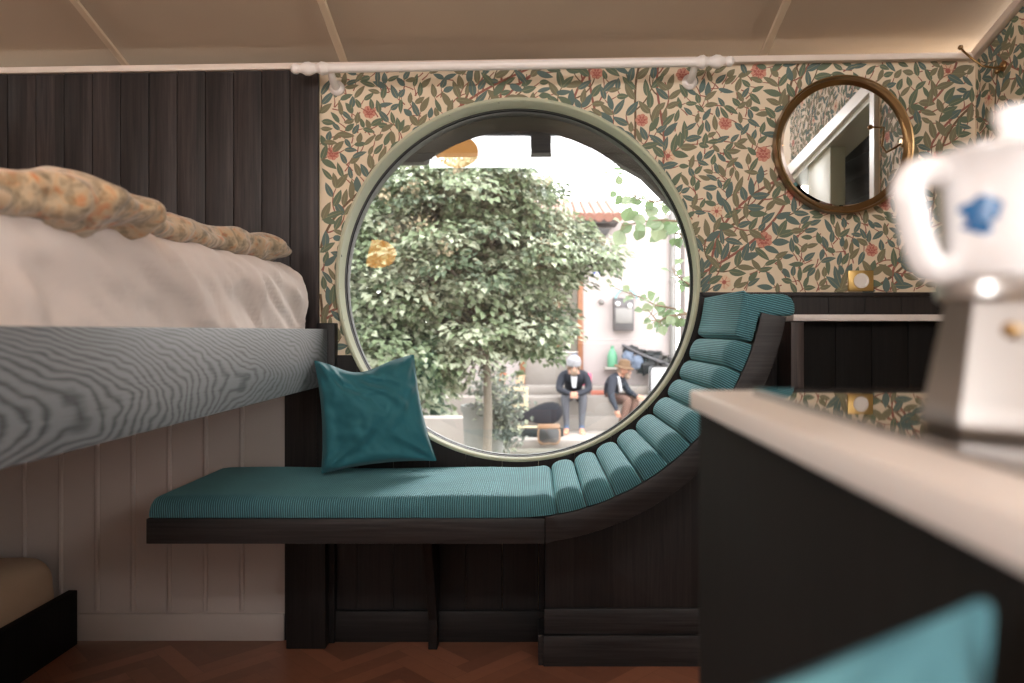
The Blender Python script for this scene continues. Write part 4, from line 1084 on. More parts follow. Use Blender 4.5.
# ------------------------------------------------------------------ people
def figure(name, joints, bones, mats, label, loc):
    """one continuous skinned body; bones = (a, b, material index)"""
    me = bpy.data.meshes.new(name); keys = list(joints); ix = {k: i for i, k in enumerate(keys)}
    me.from_pydata([joints[k][0] for k in keys], [(ix[a], ix[b]) for a, b, _ in bones], [])
    o = bpy.data.objects.new(name, me); COL.objects.link(o)
    md = o.modifiers.new('skin', 'SKIN'); md.use_smooth_shade = True
    for k in keys:
        r = joints[k][1]; r = r if isinstance(r, tuple) else (r, r)
        sv = me.skin_vertices[0].data[ix[k]]; sv.radius = r; sv.use_root = (k == 'pelvis')
    sb = o.modifiers.new('sub', 'SUBSURF'); sb.levels = 2
    bpy.context.view_layer.update()
    dg = bpy.context.evaluated_depsgraph_get(); ev_ = bpy.data.meshes.new_from_object(o.evaluated_get(dg))
    o.modifiers.clear(); o.data = ev_; ev_.name = name
    ev_.materials.clear()
    for m in mats: ev_.materials.append(m)
    segs = [(Vector(joints[a][0]), Vector(joints[b][0]), mi, joints[a][1] if not isinstance(joints[a][1], tuple) else joints[a][1][0]) for a, b, mi in bones]
    for p in ev_.polygons:
        c = p.center; best = None
        for a, b, mi, r in segs:
            ab = b - a; t = max(0, min(1, (c - a).dot(ab) / max(ab.length_squared, 1e-9))); d = (c - a - ab * t).length - r * .5
            if best is None or d < best[0]: best = (d, mi)
        p.material_index = best[1]; p.use_smooth = True
    o['label'] = label; o['category'] = 'person'
    return o
SK, JK, TR, SH, SO = 0, 1, 2, 3, 4
def hand(j, b, nm, wrist, dirv, side, curl):
    """palm, four unequal fingers and a thumb grown on the end of an arm"""
    dirv = Vector(dirv).normalized(); side = Vector(side).normalized(); curl = Vector(curl).normalized(); w = Vector(wrist)
    pal = w + dirv * .055; j[nm + 'palm'] = (pal, (.034, .022)); b.append((nm + 'wrist', nm + 'palm', SK))
    for k, L in enumerate((.062, .074, .070, .054)):
        base = pal + dirv * .035 + side * (k - 1.5) * .021
        m1 = base + dirv * L * .5 + curl * .012; m2 = m1 + dirv * L * .25 + curl * L * .45
        j[nm + 'f%da' % k] = (base, .0105); j[nm + 'f%db' % k] = (m1, .0095); j[nm + 'f%dc' % k] = (m2, .008)
        b += [(nm + 'palm', nm + 'f%da' % k, SK), (nm + 'f%da' % k, nm + 'f%db' % k, SK), (nm + 'f%db' % k, nm + 'f%dc' % k, SK)]
    t1 = pal - side * .038 - dirv * .012; t2 = t1 + dirv * .035 - side * .014 + curl * .016
    j[nm + 'ta'] = (t1, .012); j[nm + 'tb'] = (t2, .009); b += [(nm + 'palm', nm + 'ta', SK), (nm + 'ta', nm + 'tb', SK)]
def face(o, c, fwd, up, s, hairm):
    """features set on the head: nose, eyes, mouth and ears as children"""
    fwd = Vector(fwd).normalized(); up = Vector(up); up = (up - fwd * up.dot(fwd)).normalized(); rt = fwd.cross(up)
    c = Vector(c)
    q = MB(); q.tube([c + fwd * .088 * s + up * .02 * s, c + fwd * .112 * s - up * .012 * s, c + fwd * .122 * s - up * .028 * s, c + fwd * .095 * s - up * .04 * s], [.008 * s, .012 * s, .016 * s, .012 * s], 8); q.build('nose', M['skin'], o)
    for k in (-1, 1):
        q = MB(); q.ball(c + fwd * .092 * s + rt * k * .033 * s + up * .014 * s, .011 * s, n=10); q.build('eye', M['black'], o)
        q = MB(); q.ball(c + rt * k * .086 * s - up * .006 * s, .026 * s, n=10, sc=(.6, .6, 1.1)); q.build('ear', M['skin'], o)
    q = MB(); q.tube([c + fwd * .094 * s - up * .062 * s + rt * .024 * s, c + fwd * .102 * s - up * .064 * s, c + fwd * .094 * s - up * .062 * s - rt * .024 * s], .006 * s, 6); q.build('mouth', M['bloom2'], o)
# first person: grey cap, bent over clasped hands
def V(px, py, d): return P(px, py, d)
j = {}; b = []
j['pelvis'] = (V(574, 395, 12.72), (.17, .13)); j['belly'] = (V(574, 388, 12.66), (.165, .125)); j['chest'] = (V(574, 379.5, 12.52), (.19, .13)); j['collar'] = (V(574, 373, 12.42), (.13, .09))
j['neck'] = (V(574, 369, 12.33), .055); j['head'] = (V(574, 364.8, 12.24), (.085, .10)); j['crown'] = (V(574, 361, 12.22), (.080, .09))
b += [('pelvis', 'belly', JK), ('belly', 'chest', JK), ('chest', 'collar', JK), ('collar', 'neck', SK), ('neck', 'head', SK), ('head', 'crown', SK)]
for s_, nm in ((-1, 'l'), (1, 'r')):
    cx = 574
    j[nm + 'sho'] = (V(cx + s_ * 12.0, 375.5, 12.46), .082); j[nm + 'elb'] = (V(cx + s_ * 15.5, 389.5, 12.36), .066); j[nm + 'wrist'] = (V(cx + s_ * 4.6, 394, 12.04), .036)
    b += [('collar', nm + 'sho', JK), (nm + 'sho', nm + 'elb', JK), (nm + 'elb', nm + 'wrist', JK)]
    hand(j, b, nm, j[nm + 'wrist'][0], (-s_ * .85, -.45, -.12), (0, -.15, -s_ * 1.0 * s_), (-s_ * .2, .6, -.8))
    j[nm + 'hip'] = (V(cx + s_ * 5.5, 396.5, 12.6), .105); j[nm + 'knee'] = (V(cx + s_ * 9, 396.5, 12.2), .078); j[nm + 'calf'] = (V(cx + s_ * 8.6, 408, 12.18), .07); j[nm + 'ank'] = (V(cx + s_ * 7.6, 423, 12.14), .05)
    j[nm + 'cuf'] = (V(cx + s_ * 7.6, 426.5, 12.13), .048); j[nm + 'heel'] = (V(cx + s_ * 7.6, 430.5, 12.09), .045); j[nm + 'ball'] = (V(cx + s_ * 8.6, 433.2, 11.92), (.052, .04)); j[nm + 'toe'] = (V(cx + s_ * 9, 434.2, 11.82), (.042, .03))
    b += [('pelvis', nm + 'hip', TR), (nm + 'hip', nm + 'knee', TR), (nm + 'knee', nm + 'calf', TR), (nm + 'calf', nm + 'ank', TR), (nm + 'ank', nm + 'cuf', SO), (nm + 'cuf', nm + 'heel', SO), (nm + 'heel', nm + 'ball', SH), (nm + 'ball', nm + 'toe', SH)]
p1 = figure('person', j, b, [M['skin'], M['navy'], M['jean'], M['shoe'], M['sock']], 'person in grey cap and navy jacket sitting bent over clasped hands on the steps', None)
hc = Vector(j['head'][0]); fw = Vector((0, -.86, -.5))
face(p1, hc, fw, (0, -.5, .86), 1.0, None)
mt = Matrix.Translation(hc + Vector((0, .01, .035))) @ Matrix.Rotation(math.radians(24), 4, 'X')
q = MB(); q.lathe([(.112, -.03), (.116, -.01), (.117, .03), (.105, .075), (.07, .112), (.03, .125), (1e-5, .127)], 24, 0, mt); q.lathe([(.112, -.03), (.120, -.025), (.121, .012), (.116, .016)], 24, 0, mt); q.build('knit_cap', M['hatg'], p1)
q = MB(); bc = hc + fw.normalized() * .068 + Vector((0, .02, -.075)); q.ball(bc, .062, n=16, sc=(1.05, .8, 1.15), rough=.4, seed=4); q.build('beard', M['hair'], p1)
for s_ in (-1, 1):
    q = MB(); q.ball(hc + Vector((s_ * .088, .03, -.03)), .04, n=12, sc=(.7, 1, 1.6), rough=.4, seed=s_ + 3); q.build('hair', M['hair'], p1)
q = MB(); q.prism([(-.055, .0), (.055, .0), (.03, -.2), (-.03, -.2)], -.01, .01, .004); mtx = Matrix.Translation(V(574, 376, 12.335)) @ Matrix.Rotation(math.radians(-20), 4, 'X'); q.v = [tuple(mtx @ Vector(v)) for v in q.v]; q.build('shirt_front', M['shirt'], p1)
# second person: brown hat, turned to the right
j = {}; b = []
j['pelvis'] = (V(609, 397.5, 12.72), (.165, .13)); j['belly'] = (V(611, 391, 12.66), (.16, .125)); j['chest'] = (V(614.5, 383, 12.58), (.18, .13)); j['collar'] = (V(617.5, 377.5, 12.52), (.12, .09))
j['neck'] = (V(621, 373.5, 12.49), .055); j['head'] = (V(624.3, 370.3, 12.46), (.08, .10)); j['crown'] = (V(624.2, 366.3, 12.46), (.08, .095))
b += [('pelvis', 'belly', JK), ('belly', 'chest', JK), ('chest', 'collar', JK), ('collar', 'neck', SK), ('neck', 'head', SK), ('head', 'crown', SK)]
near = dict(sho=(612.5, 380.5, 12.36, .082), elb=(610.5, 395, 12.2, .064), wrist=(616.5, 409, 12.02, .036))
far = dict(sho=(621.5, 380, 12.66, .078), elb=(628, 391, 12.55, .06), wrist=(636, 396.0, 12.38, .036))
for nm, dct, hd, sd, cu in (('l', near, (.25, -.1, -1), (.9, -.4, .2), (.3, .8, 0)), ('r', far, (.9, -.3, -.25), (.2, .2, .9), (0, -.3, -.9))):
    for k, v in dct.items(): j[nm + k] = (V(*v[:3]), v[3])
    b += [('collar', nm + 'sho', JK), (nm + 'sho', nm + 'elb', JK), (nm + 'elb', nm + 'wrist', JK)]
    hand(j, b, nm, j[nm + 'wrist'][0], hd, sd, cu)
for nm, pts in (('l', ((612, 399, 12.58), (628, 400, 12.2), (625, 412, 12.17), (621, 424, 12.14), (620.5, 427, 12.13), (619, 431.5, 12.12), (624, 434, 11.95), (627, 434.6, 11.87))), ('r', ((612, 398, 12.8), (636, 397.5, 12.5), (634, 409, 12.42), (630, 422, 12.3), (629.5, 425, 12.28), (628.5, 429.5, 12.25), (634, 431.6, 12.12), (637.5, 432.4, 12.06)))):
    for k, p, r in zip(('hip', 'knee', 'calf', 'ank', 'cuf', 'heel', 'ball', 'toe'), pts, (.105, .08, .07, .05, .047, .045, (.05, .04), (.04, .03))): j[nm + k] = (V(*p), r)
    b += [('pelvis', nm + 'hip', TR), (nm + 'hip', nm + 'knee', TR), (nm + 'knee', nm + 'calf', TR), (nm + 'calf', nm + 'ank', TR), (nm + 'ank', nm + 'cuf', SO), (nm + 'cuf', nm + 'heel', SO), (nm + 'heel', nm + 'ball', SH), (nm + 'ball', nm + 'toe', SH)]
p2 = figure('person', j, b, [M['skin'], M['navy'], M['brownc'], M['shoew'], M['brownc']], 'person in brown brimmed hat and dark jacket sitting sideways with one arm hanging down', None)
hc = Vector(j['head'][0]); fw = Vector((.85, -.5, -.12))
face(p2, hc, fw, (0, 0, 1), 1.0, None)
mt = Matrix.Translation(hc + Vector((-.005, .0, .055))) @ Matrix.Rotation(math.radians(12), 4, Vector((.5, .85, 0)))
q = MB(); q.lathe([(1e-5, .125), (.05, .128), (.085, .115), (.10, .06), (.107, .004), (.165, -.012), (.172, -.004), (.168, .004), (.112, .016)], 28, 0, mt); q.build('brimmed_hat', M['hatb'], p2)
q = MB(); q.ball(hc + Vector((-.05, .03, -.01)), .08, n=14, sc=(.8, .95, 1.15), rough=.4, seed=8); q.build('hair', M['hair'], p2)
q = MB(); q.ball(hc + fw.normalized() * .07 + Vector((-.01, 0, -.085)), .045, n=12, sc=(1, 1, 1.2), rough=.3, seed=2); q.build('beard', M['hair'], p2)
q = MB(); q.tube([V(617.5, 377, 12.40), V(619.5, 383, 12.36), V(620.5, 391, 12.40)], [.035, .03, .03], 8); q.build('shirt_front', M['shirt'], p2)

# ------------------------------------------------------------------ guitar case and guitar on the lower step
gz = zA3
gcx = X(536, 11.6); kc_ = 11.6 / F
gc = thing('guitar_case', 'open black guitar case with raised lid on the steps', 'guitar case', (gcx, 11.7, gz))
def silhouette(px0, s, n=30):      # guitar case outline in px offsets: neck to the left, body to the right
    top = [(-50, 3.0), (-47, 4.2), (-38, 4.6), (-26, 5.4), (-16, 7.5), (-8, 10.5), (0, 12), (7, 12), (14, 9.5), (18, 4.5), (19, 0)]
    return [(px0 + a * s, b * s) for a, b in top] + [(px0 + a * s, -b * s) for a, b in top[::-1][1:]]
sil = silhouette(0, 1.0)
lidc = V(546, 413.5, 11.95)
q = MB(); q.prism([(lidc.x + a * kc_ * .92, lidc.z + b * kc_ * .95 + a * kc_ * .10) for a, b in sil], 11.93, 12.02, .012); q.build('lid', M['black'], gc)
q = MB(); q.prism([(lidc.x + a * kc_ * .86, lidc.z + b * kc_ * .84 + a * kc_ * .10) for a, b in sil], 11.918, 11.9295, .004); q.build('lining', M['plush'], gc)
q = MB(); q.prism([(lidc.x + a * kc_ * .92, 11.68 - b * kc_ * .95) for a, b in sil], gz + .001, gz + .12, .012, axis='Z'); q.build('base', M['black'], gc)
for px in (508, 513):
    q = MB(); c = V(px, 427, 11.46); q.box((c.x - .03, c.y - .012, c.z - .03), (c.x + .03, c.y + .03, c.z + .03), .006); q.build('latch', M['shirt'], gc)
gt = thing('guitar', 'guitar with its shaded inside painted dark, leaning on the open black case', 'guitar', (X(549, 11.1), 11.15, gz))
def gbody(s): 
    pts = []
    for k in range(40):
        w = 2 * PI * k / 40; r = 11.6 * (1 + .10 * math.cos(2 * w) - .10 * math.cos(4 * w)); pts.append((math.cos(w) * r * s, math.sin(w) * r * s * .92))
    return pts
gk = 11.15 / F; gcn = V(549, 435.6, 11.15); til = Matrix.Translation(gcn) @ Matrix.Rotation(math.radians(-18), 4, 'X')
q = MB(); q.prism([(a * gk, b_ * gk) for a, b_ in gbody(1)], -.045, .045, .006); q.v = [tuple(til @ Vector(v)) for v in q.v]; q.build('body', M['guitar'], gt)
q = MB(); q.prism([(a * gk, b_ * gk) for a, b_ in gbody(.86)], -.052, -.0455, .002); q.v = [tuple(til @ Vector(v)) for v in q.v]; fo_ = q.build('shade_panel', M['gshade'], gt)  # dark sheet in place of the shadow within the wooden rim
q = MB(); q.box((-58 * gk, -.02, 7.6 * gk), (-2 * gk, .02, 9.6 * gk), .006); q.v = [tuple(til @ Vector(v)) for v in q.v]; q.build('neck', M['palewood'], gt)
q = MB(); q.box((-11 * gk, -.06, 6.2 * gk), (11 * gk, -.03, 11.2 * gk), .01); q.v = [tuple(til @ Vector(v)) for v in q.v]; q.build('upper_edge', M['guitar'], gt)
q = MB(); q.box((-66 * gk, -.02, 6.9 * gk), (-57.5 * gk, .015, 10.4 * gk), .008); q.v = [tuple(til @ Vector(v)) for v in q.v]; q.build('headstock', M['black'], gt)

# bench, flower pots, planter
pbn = thing('outdoor_bench', 'pale wooden bench in the yard behind the guitar case', 'bench', (X(510, 12.2), 12.2, zA2))
zb1 = Z(391, 12.1)
x0, x1 = X(494, 12), X(528, 12)
q = MB(); q.box((x0, 12.07, zb1), (x1, 12.37, zb1 + .05), .008); q.build('seat', M['palewood'], pbn)
q = MB(); q.box((x0, 12.08, Z(407, 12.1)), (x1, 12.11, Z(404, 12.1)), .006); q.build('rail', M['palewood'], pbn)
for xx in (x0, x1 - .07):
    for yy in (12.07, 12.29):
        q = MB(); q.box((xx, yy, zA3), (xx + .07, yy + .07, zb1 - .0005), .006); q.build('leg', M['palewood'], pbn)
pbn.location.z = zA3
bpy.context.view_layer.update()
for c in list(bpy.data.objects):
    if c.parent == pbn: c.location.z = -zA3
def flowerpot(px, py0, py1, d, zbase, label, m, plant=True):
    c = P(px, py1, d); t = thing('flower_pot', label, 'flower pot', (c.x, d, zbase)); h = Z(py0, d) - zbase; r = h * .42
    q = MB(); q.lathe([(1e-5, zbase + .001), (r * .72, zbase + .001), (r * .95, zbase + h * .84), (r * 1.08, zbase + h * .84), (r * 1.08, zbase + h), (r * .9, zbase + h), (r * .86, zbase + h * .8), (1e-5, zbase + h * .8)], 20, 0, Matrix.Translation((c.x, d, 0))); q.build('pot', m, t)
    lf = MB(); rr = random.Random(int(px))
    for k in range(70):
        a = rr.uniform(0, 2 * PI); e = rr.uniform(.1, 1.2); L = rr.uniform(.5, .9) * r
        p0 = Vector((c.x, d, zbase + h * .8)); p1_ = p0 + Vector((math.cos(a) * math.cos(e), math.sin(a) * math.cos(e), math.sin(e))) * L * 1.5
        s_ = Vector((-math.sin(a), math.cos(a), 0)) * .035
        lf.add([p0, p1_ + s_, p1_ + (p1_ - p0) * .35, p1_ - s_], [(0, 1, 2, 3)])
    lf.build('foliage', M['leaf1'], t, smooth=0)
flowerpot(500, 373, 391, 12.15, zb1 + .05, 'orange flower pot on the left end of the pale outdoor bench', M['terracotta'])
flowerpot(520, 375, 391, 12.28, zb1 + .05, 'pale peach flower pot on the right of the outdoor bench', M['tansheet'])

# ------------------------------------------------------------------ foliage
def leafmesh(m, p, d, nrm, L, W, mi):
    d = d.normalized(); s_ = d.cross(nrm)
    if s_.length < 1e-4: s_ = d.orthogonal()
    s_.normalize(); n = s_.cross(d); f_ = n * W * .22
    a = p; b_ = p + d * L * .45 + s_ * W * .5 + f_; c = p + d * L - n * L * .12; e = p + d * L * .45 - s_ * W * .5 + f_; mid = p + d * L * .5
    m.add([a, b_, c, e, mid], [(0, 1, 4), (1, 2, 4), (2, 3, 4), (3, 0, 4)], mi)
RT = random.Random(11)
td = 7.2; tk = td / F
tree = thing('tree', 'big leafy tree with pale trunk filling the left of the round window', 'tree', (X(487, 7.3), 7.3, GZ))
lf = MB(); br = MB()
clumps = [  # px centre, px radii, depth, depth radius, sprays
    (465, 176, 70, 13, 7.0, .5, 26), (405, 186, 40, 16, 6.9, .5, 16), (400, 215, 60, 50, 6.9, .6, 34), (455, 195, 70, 32, 7.0, .7, 40), (520, 205, 42, 28, 7.3, .6, 22), (380, 280, 50, 60, 6.8, .6, 36), (450, 260, 70, 60, 7.0, .8, 54), (525, 255, 48, 40, 7.2, .6, 34),
    (562, 258, 46, 26, 7.3, .4, 24), (585, 250, 30, 14, 7.3, .3, 9), (395, 345, 58, 40, 6.9, .6, 34), (465, 325, 60, 45, 7.1, .7, 40), (528, 315, 40, 36, 7.2, .5, 26), (540, 340, 22, 18, 7.2, .4, 10), (400, 380, 44, 26, 7.0, .5, 22), (350, 320, 40, 90, 7.0, .6, 26), (552, 225, 24, 8, 7.4, .3, 7), (325, 240, 40, 90, 7.2, .6, 22), (300, 380, 50, 60, 7.1, .6, 16)]
for cx, cy, rx, ry, dd, rd, ns in clumps:
    c0_ = P(cx, cy, dd)
    for s_ in range(int(ns * 1.7)):
        while True:
            o_ = Vector((RT.uniform(-1, 1), RT.uniform(-1, 1), RT.uniform(-1, 1)))
            if o_.length < 1: break
        o_ = o_.normalized() * o_.length ** .6
        c = c0_ + Vector((o_.x * rx * tk, o_.y * rd, o_.z * ry * tk))
        out_ = Vector((o_.x + RT.gauss(0, .5), o_.y - .35 + RT.gauss(0, .5), 0)); out_ = out_.normalized() if out_.length > .1 else Vector((0, -1, 0))
        tilt = RT.uniform(.15, .75); up = (Vector((0, 0, 1)) + out_ * tilt).normalized(); ax_ = up.cross(out_).normalized(); ay_ = ax_.cross(up)
        R0 = RT.uniform(.14, .26); pal_ = RT.choices((0, 1, 2), (5, 2.5, 5.5))[0]
        for k in range(RT.randint(46, 66)):
            a = RT.uniform(0, 2 * PI); rr = R0 * math.sqrt(RT.random()); p = c + ax_ * math.cos(a) * rr * 1.1 - ay_ * math.sin(a) * rr + up * (RT.gauss(0, .025) - rr * rr * 1.0)
            d = ax_ * math.cos(a) - ay_ * math.sin(a) + up * RT.uniform(-.55, .1) + out_ * .3
            L = RT.uniform(.058, .092); mi = pal_ if RT.random() < .75 else RT.choice((0, 1, 2))
            nn_ = up + Vector((RT.gauss(0, .3), RT.gauss(0, .3), RT.gauss(0, .2)))
            leafmesh(lf, p, d, nn_, L, L * .72, mi)
        if RT.random() < .10 and cy < 330:
            for k in range(34):
                p = c + Vector((RT.gauss(0, .05), RT.gauss(0, .05) - .05, RT.gauss(.06, .05))); leafmesh(lf, p, Vector((RT.gauss(0, 1), RT.gauss(0, 1), RT.gauss(0, 1))), Vector((0, 0, 1)), .035, .032, 3)
        if s_ % 5 == 0: br.tube([Vector((X(487, 7.3), 7.3, max(1.0, c.z - .4))), (Vector((X(487, 7.3), 7.3, c.z)) + c) / 2 - Vector((0, 0, .06)), c], [.012, .007, .003], 5)
for cx, cy, rx, ry in ((430, 250, 75, 65), (500, 265, 50, 50), (390, 330, 60, 60), (480, 315, 55, 40), (350, 270, 40, 90)):   # inner foliage of the crown
    for k in range(900):
        p = P(cx, cy, 7.75) + Vector((RT.gauss(0, .5) * rx * tk, RT.gauss(0, .2), RT.gauss(0, .5) * ry * tk)); leafmesh(lf, p, Vector((RT.gauss(0, .7), -.3 + RT.gauss(0, .6), RT.gauss(-.3, .5))), Vector((RT.gauss(0, .4), -.3, 1)), RT.uniform(.09, .13), .09, RT.choice((0, 1, 1)))
lf.build('foliage', [M['leaf1'], M['leaf2'], M['leaf3'], M['leaf4']], tree, smooth=0)
br.build('branches', M['bark'], tree)
q = MB(); q.tube([(X(486, 7.3), 7.3, GZ), (X(488, 7.3), 7.3, .3), (X(486, 7.3), 7.3, 1.1), (X(482, 7.3), 7.3, 2.1)], [.05, .042, .035, .025], 12); q.build('trunk', M['bark'], tree)

# sapling whose twigs reach in from the right
sx_ = 2.0; sy_ = 4.2
sap = thing('sapling', 'young tree reaching in with bright twigs from the right', 'tree', (sx_, sy_, GZ))
q = MB(); q.tube([(sx_, sy_, GZ), (sx_ + .02, sy_, .6), (sx_ - .02, sy_, 1.6), (sx_, sy_ + .02, 2.6)], [.05, .042, .03, .014], 10); q.build('trunk', M['bark'], sap)
lf = MB(); tw = MB(); RS = random.Random(5)
def twig(px_path, d, n, Lr, seed):
    rs = random.Random(seed); pts = [Vector((sx_, sy_, Z(px_path[0][1], d)))] + [P(a, b_, d) for a, b_ in px_path]
    dense = []
    for i in range(len(pts) - 1):
        for k in range(6): dense.append(pts[i].lerp(pts[i + 1], k / 6))
    dense.append(pts[-1]); m_ = len(dense)
    tw.tube(dense, [.010 - .0075 * i / (m_ - 1) for i in range(m_)], 6)
    for i in range(4, m_):
        if rs.random() > n: continue
        p = dense[i]
        t = (dense[min(i + 1, m_ - 1)] - dense[i - 1]).normalized()
        for k in range(rs.choice((1, 2))):
            d_ = (t * rs.uniform(.1, .9) + Vector((rs.gauss(0, .5), rs.gauss(0, .4), rs.gauss(-.35, .55)))).normalized()
            L = rs.uniform(*Lr); p2_ = p + d_ * .03; tw.tube([p, p2_], .002, 5)
            nr_ = Vector((rs.gauss(0, .6), -1 + rs.gauss(0, .4), rs.gauss(.5, .6)))
            # rounded leaf
            d2 = d_; s2 = d2.cross(nr_).normalized(); n2 = s2.cross(d2); vs = [p2_]
            prof = ((.12, .22), (.3, .42), (.52, .46), (.74, .33), (.9, .14))
            vs += [p2_ + d2 * L * a + s2 * L * w + n2 * L * w * .3 for a, w in prof]; vs += [p2_ + d2 * L * 1.0 - n2 * L * .08]; vs += [p2_ + d2 * L * a - s2 * L * w + n2 * L * w * .3 for a, w in prof[::-1]]
            mids = [p2_ + d2 * L * a for a, w in prof]
            o_ = len(prof)
            allv = vs + mids; fs = [(0, 1, 12)] + [(1 + k_, 2 + k_, 13 + k_, 12 + k_) for k_ in range(4)] + [(5, 6, 16)] + [(6, 7, 16)] + [(7 + k_, 8 + k_, 15 - k_, 16 - k_) for k_ in range(4)] + [(11, 0, 12)]
            lf.add(allv, fs, 0 if rs.random() < .7 else 1)
dS = 4.2
twig([(720, 180), (680, 195), (655, 202), (640, 198), (620, 188), (610, 170)], dS, .6, (.04, .075), 1)
twig([(715, 215), (690, 222), (662, 220), (640, 222), (622, 226)], dS, .55, (.06, .10), 2)
twig([(712, 240), (688, 236), (670, 232), (655, 238)], dS + .1, .6, (.04, .07), 3)
twig([(708, 325), (690, 315), (672, 308), (655, 305), (640, 297), (620, 290)], dS, .6, (.035, .07), 4)
twig([(705, 300), (690, 285), (676, 275), (672, 268)], dS, .6, (.035, .065), 5)
twig([(705, 318), (684, 314), (668, 316), (658, 322), (648, 310)], dS - .1, .6, (.035, .065), 6)
twig([(712, 200), (690, 170), (660, 165), (640, 172)], dS + .2, .5, (.04, .065), 7)
lf.build('foliage', [M['leaf5'], M['leaf1']], sap, smooth=0); tw.build('branches', M['twig'], sap)

# grey planter with a dusty shrub, low wall at the lower left
pl = P(484, 440, 8.6); plz = GZ
pt = thing('planter', 'grey round planter with a dusty shrub at the foot of the tree', 'planter', (X(484, 8.4), 8.4, GZ))
hz = Z(405, 8.4) - GZ
q = MB(); q.lathe([(1e-5, GZ + .001), (.20, GZ + .001), (.24, GZ + hz * .93), (.262, GZ + hz * .93), (.262, GZ + hz), (.23, GZ + hz), (.22, GZ + hz * .9), (1e-5, GZ + hz * .9)], 28, 0, Matrix.Translation((X(484, 8.4), 8.4, 0))); q.build('pot', M['bin'], pt)
lf = MB()
for (cx, cy, r_, nn_, dd) in ((492, 392, .30, 420, 8.35), (504, 412, .24, 300, 8.15), (508, 432, .16, 160, 8.1)):
    c = P(cx, cy, dd)
    for k in range(nn_):
        v = Vector((RT.gauss(0, .5), RT.gauss(0, .4), RT.gauss(0, .55))) * r_; leafmesh(lf, c + v, Vector((RT.gauss(0, .6), -.4 + RT.gauss(0, .5), RT.gauss(-.2, .5))), Vector((RT.gauss(0, .4), -.3, 1)), RT.uniform(.05, .085), .05, 0 if RT.random() < .8 else 1)
lf.build('foliage', [M['leaf6'], M['leaf3']], pt, smooth=0)
q = MB(); q.tube([(X(486, 8.4), 8.4, GZ + hz * .88), (X(490, 8.4), 8.36, Z(392, 8.35)), (X(498, 8.2), 8.25, Z(402, 8.2)), (X(507, 8.1), 8.12, Z(424, 8.1))], [.02, .015, .011, .006], 8); q.build('stem', M['bark'], pt)
q = MB(); q.box((X(300, 9.5), 9.4, GZ), (X(468, 9.5), 9.7, Z(418, 9.4)), .02); q.build('wall_garden', M['stone'], kind='structure')
# white post by the planter
q = MB(); xx = X(496.5, 9.2); q.tube([(xx, 9.2, GZ), (xx, 9.2, Z(352, 9.2))], .035, 10); q.ball((xx, 9.2, Z(352, 9.2)), .045, n=12)
tag(q.build('garden_post', M['stone']), 'slim pale post standing between the planter and the bench', 'post')
# hedge far left so that no empty horizon shows
hg = MB()
for k in range(5200):
    p = Vector((RT.uniform(-6.5, -1.1), RT.uniform(10.05, 10.9), RT.uniform(GZ, 3.2))); leafmesh(hg, p, Vector((RT.gauss(0, .7), -.5 + RT.gauss(0, .5), RT.gauss(-.2, .5))), Vector((RT.gauss(0, .4), -.3, 1)), RT.uniform(.14, .24), .15, RT.choice((0, 1, 1, 2)))
tag(hg.build('hedge', [M['leaf1'], M['leaf2'], M['leaf3']], smooth=0), 'tall dark green hedge behind the big tree', 'hedge')

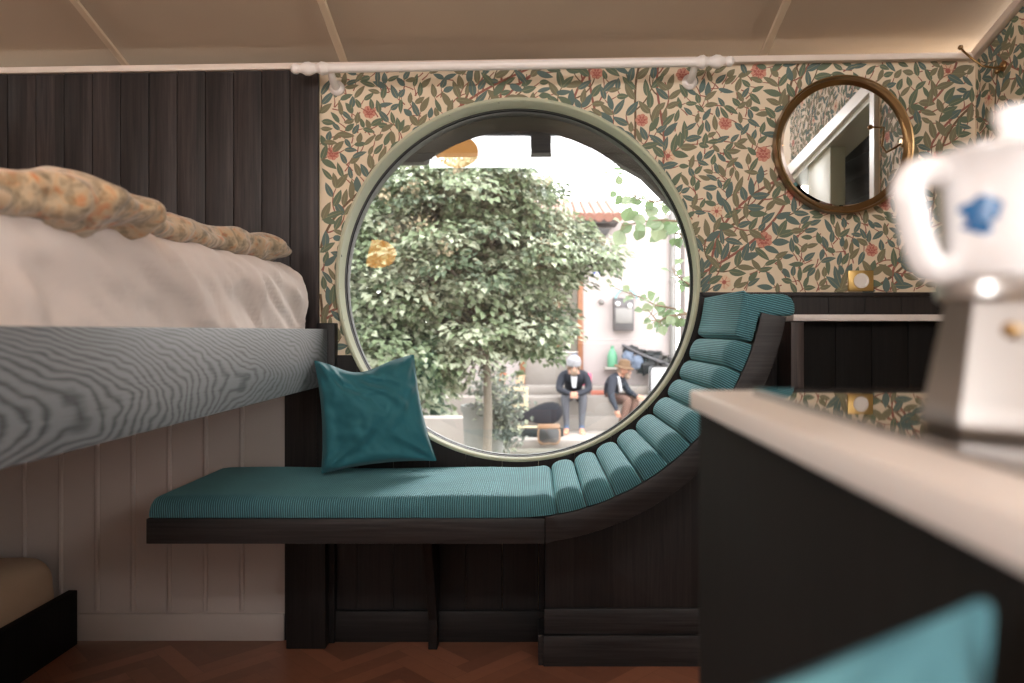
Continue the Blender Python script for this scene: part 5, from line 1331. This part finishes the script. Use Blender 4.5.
# ------------------------------------------------------------------ light, sky, camera
sc = bpy.context.scene
wd = bpy.data.worlds.new('overcast sky'); sc.world = wd; wd.use_nodes = True
bg = wd.node_tree.nodes['Background']; N = wd.node_tree.nodes; L = wd.node_tree.links
tc = N.new('ShaderNodeTexCoord'); sx = N.new('ShaderNodeSeparateXYZ'); L.new(tc.outputs['Generated'], sx.inputs[0])
rm = ramp(N, [(0, (236, 234, 232)), (.5, (246, 246, 248)), (1, (255, 255, 255))]); L.new(sx.outputs[2], rm.inputs['Fac']); L.new(rm.outputs['Color'], bg.inputs['Color'])
bg.inputs['Strength'].default_value = 8.0
def area(name, loc, rot, sx_, sy_, power, col):
    l = bpy.data.lights.new(name, 'AREA'); l.shape = 'RECTANGLE'; l.size = sx_; l.size_y = sy_; l.energy = power; l.color = col
    o = bpy.data.objects.new(name, l); COL.objects.link(o); o.location = loc; o.rotation_euler = rot; return o
area('fill_light_right', (XR + .12, (yW0 + yW1) / 2, (zW0 + zW1) / 2), (0, PI / 2, 0), zW1 - zW0, yW1 - yW0, 38, (.97, .98, 1))  # added fill for pot, counter and bed, outside the made-up right window
area('fill_light_left', (XL - .12, (yW0 + yW1) / 2, (zW0 + zW1) / 2), (0, -PI / 2, 0), zW1 - zW0, yW1 - yW0, 25, (.97, .98, 1))  # added fill from the left rear, outside the made-up left window
area('daylight_rear_window', ((TX0 + TX1) / 2, YB - .12, (TZ0 + TZ1) / 2), (PI / 2, 0, 0), TX1 - TX0, TZ1 - TZ0, 48, (.97, .98, 1))
sun = bpy.data.lights.new('bench_fill_sun', 'SUN'); sun.energy = 8.0; sun.angle = math.radians(40); sun.color = (1, .97, .93)  # sun lamp added under the overcast sky to brighten the bench cushion
so = bpy.data.objects.new('bench_fill_sun', sun); COL.objects.link(so); so.rotation_euler = (math.radians(-52), 0, math.radians(-16))

cam = bpy.data.cameras.new('camera'); co = bpy.data.objects.new('camera', cam); COL.objects.link(co)
co.location = (0, 0, CZ); co.rotation_euler = (PI / 2, 0, 0)
cam.sensor_width = 36; cam.lens = F / 1024 * 36
cam.shift_x = -(VX - 512) / 1024; cam.shift_y = (VY - 341.5) / 1024
cam.clip_start = .02
cam.dof.use_dof = True; cam.dof.focus_distance = 2.45; cam.dof.aperture_fstop = 2.8; cam.dof.aperture_blades = 0
sc.camera = co
sc.view_settings.view_transform = 'Standard'; sc.view_settings.look = 'None'; sc.view_settings.gamma = 1; sc.view_settings.use_curve_mapping = False
sc.view_settings.exposure = 0.0
sc.cycles.use_denoising = True
sc.cycles.max_bounces = 10; sc.cycles.transparent_max_bounces = 16
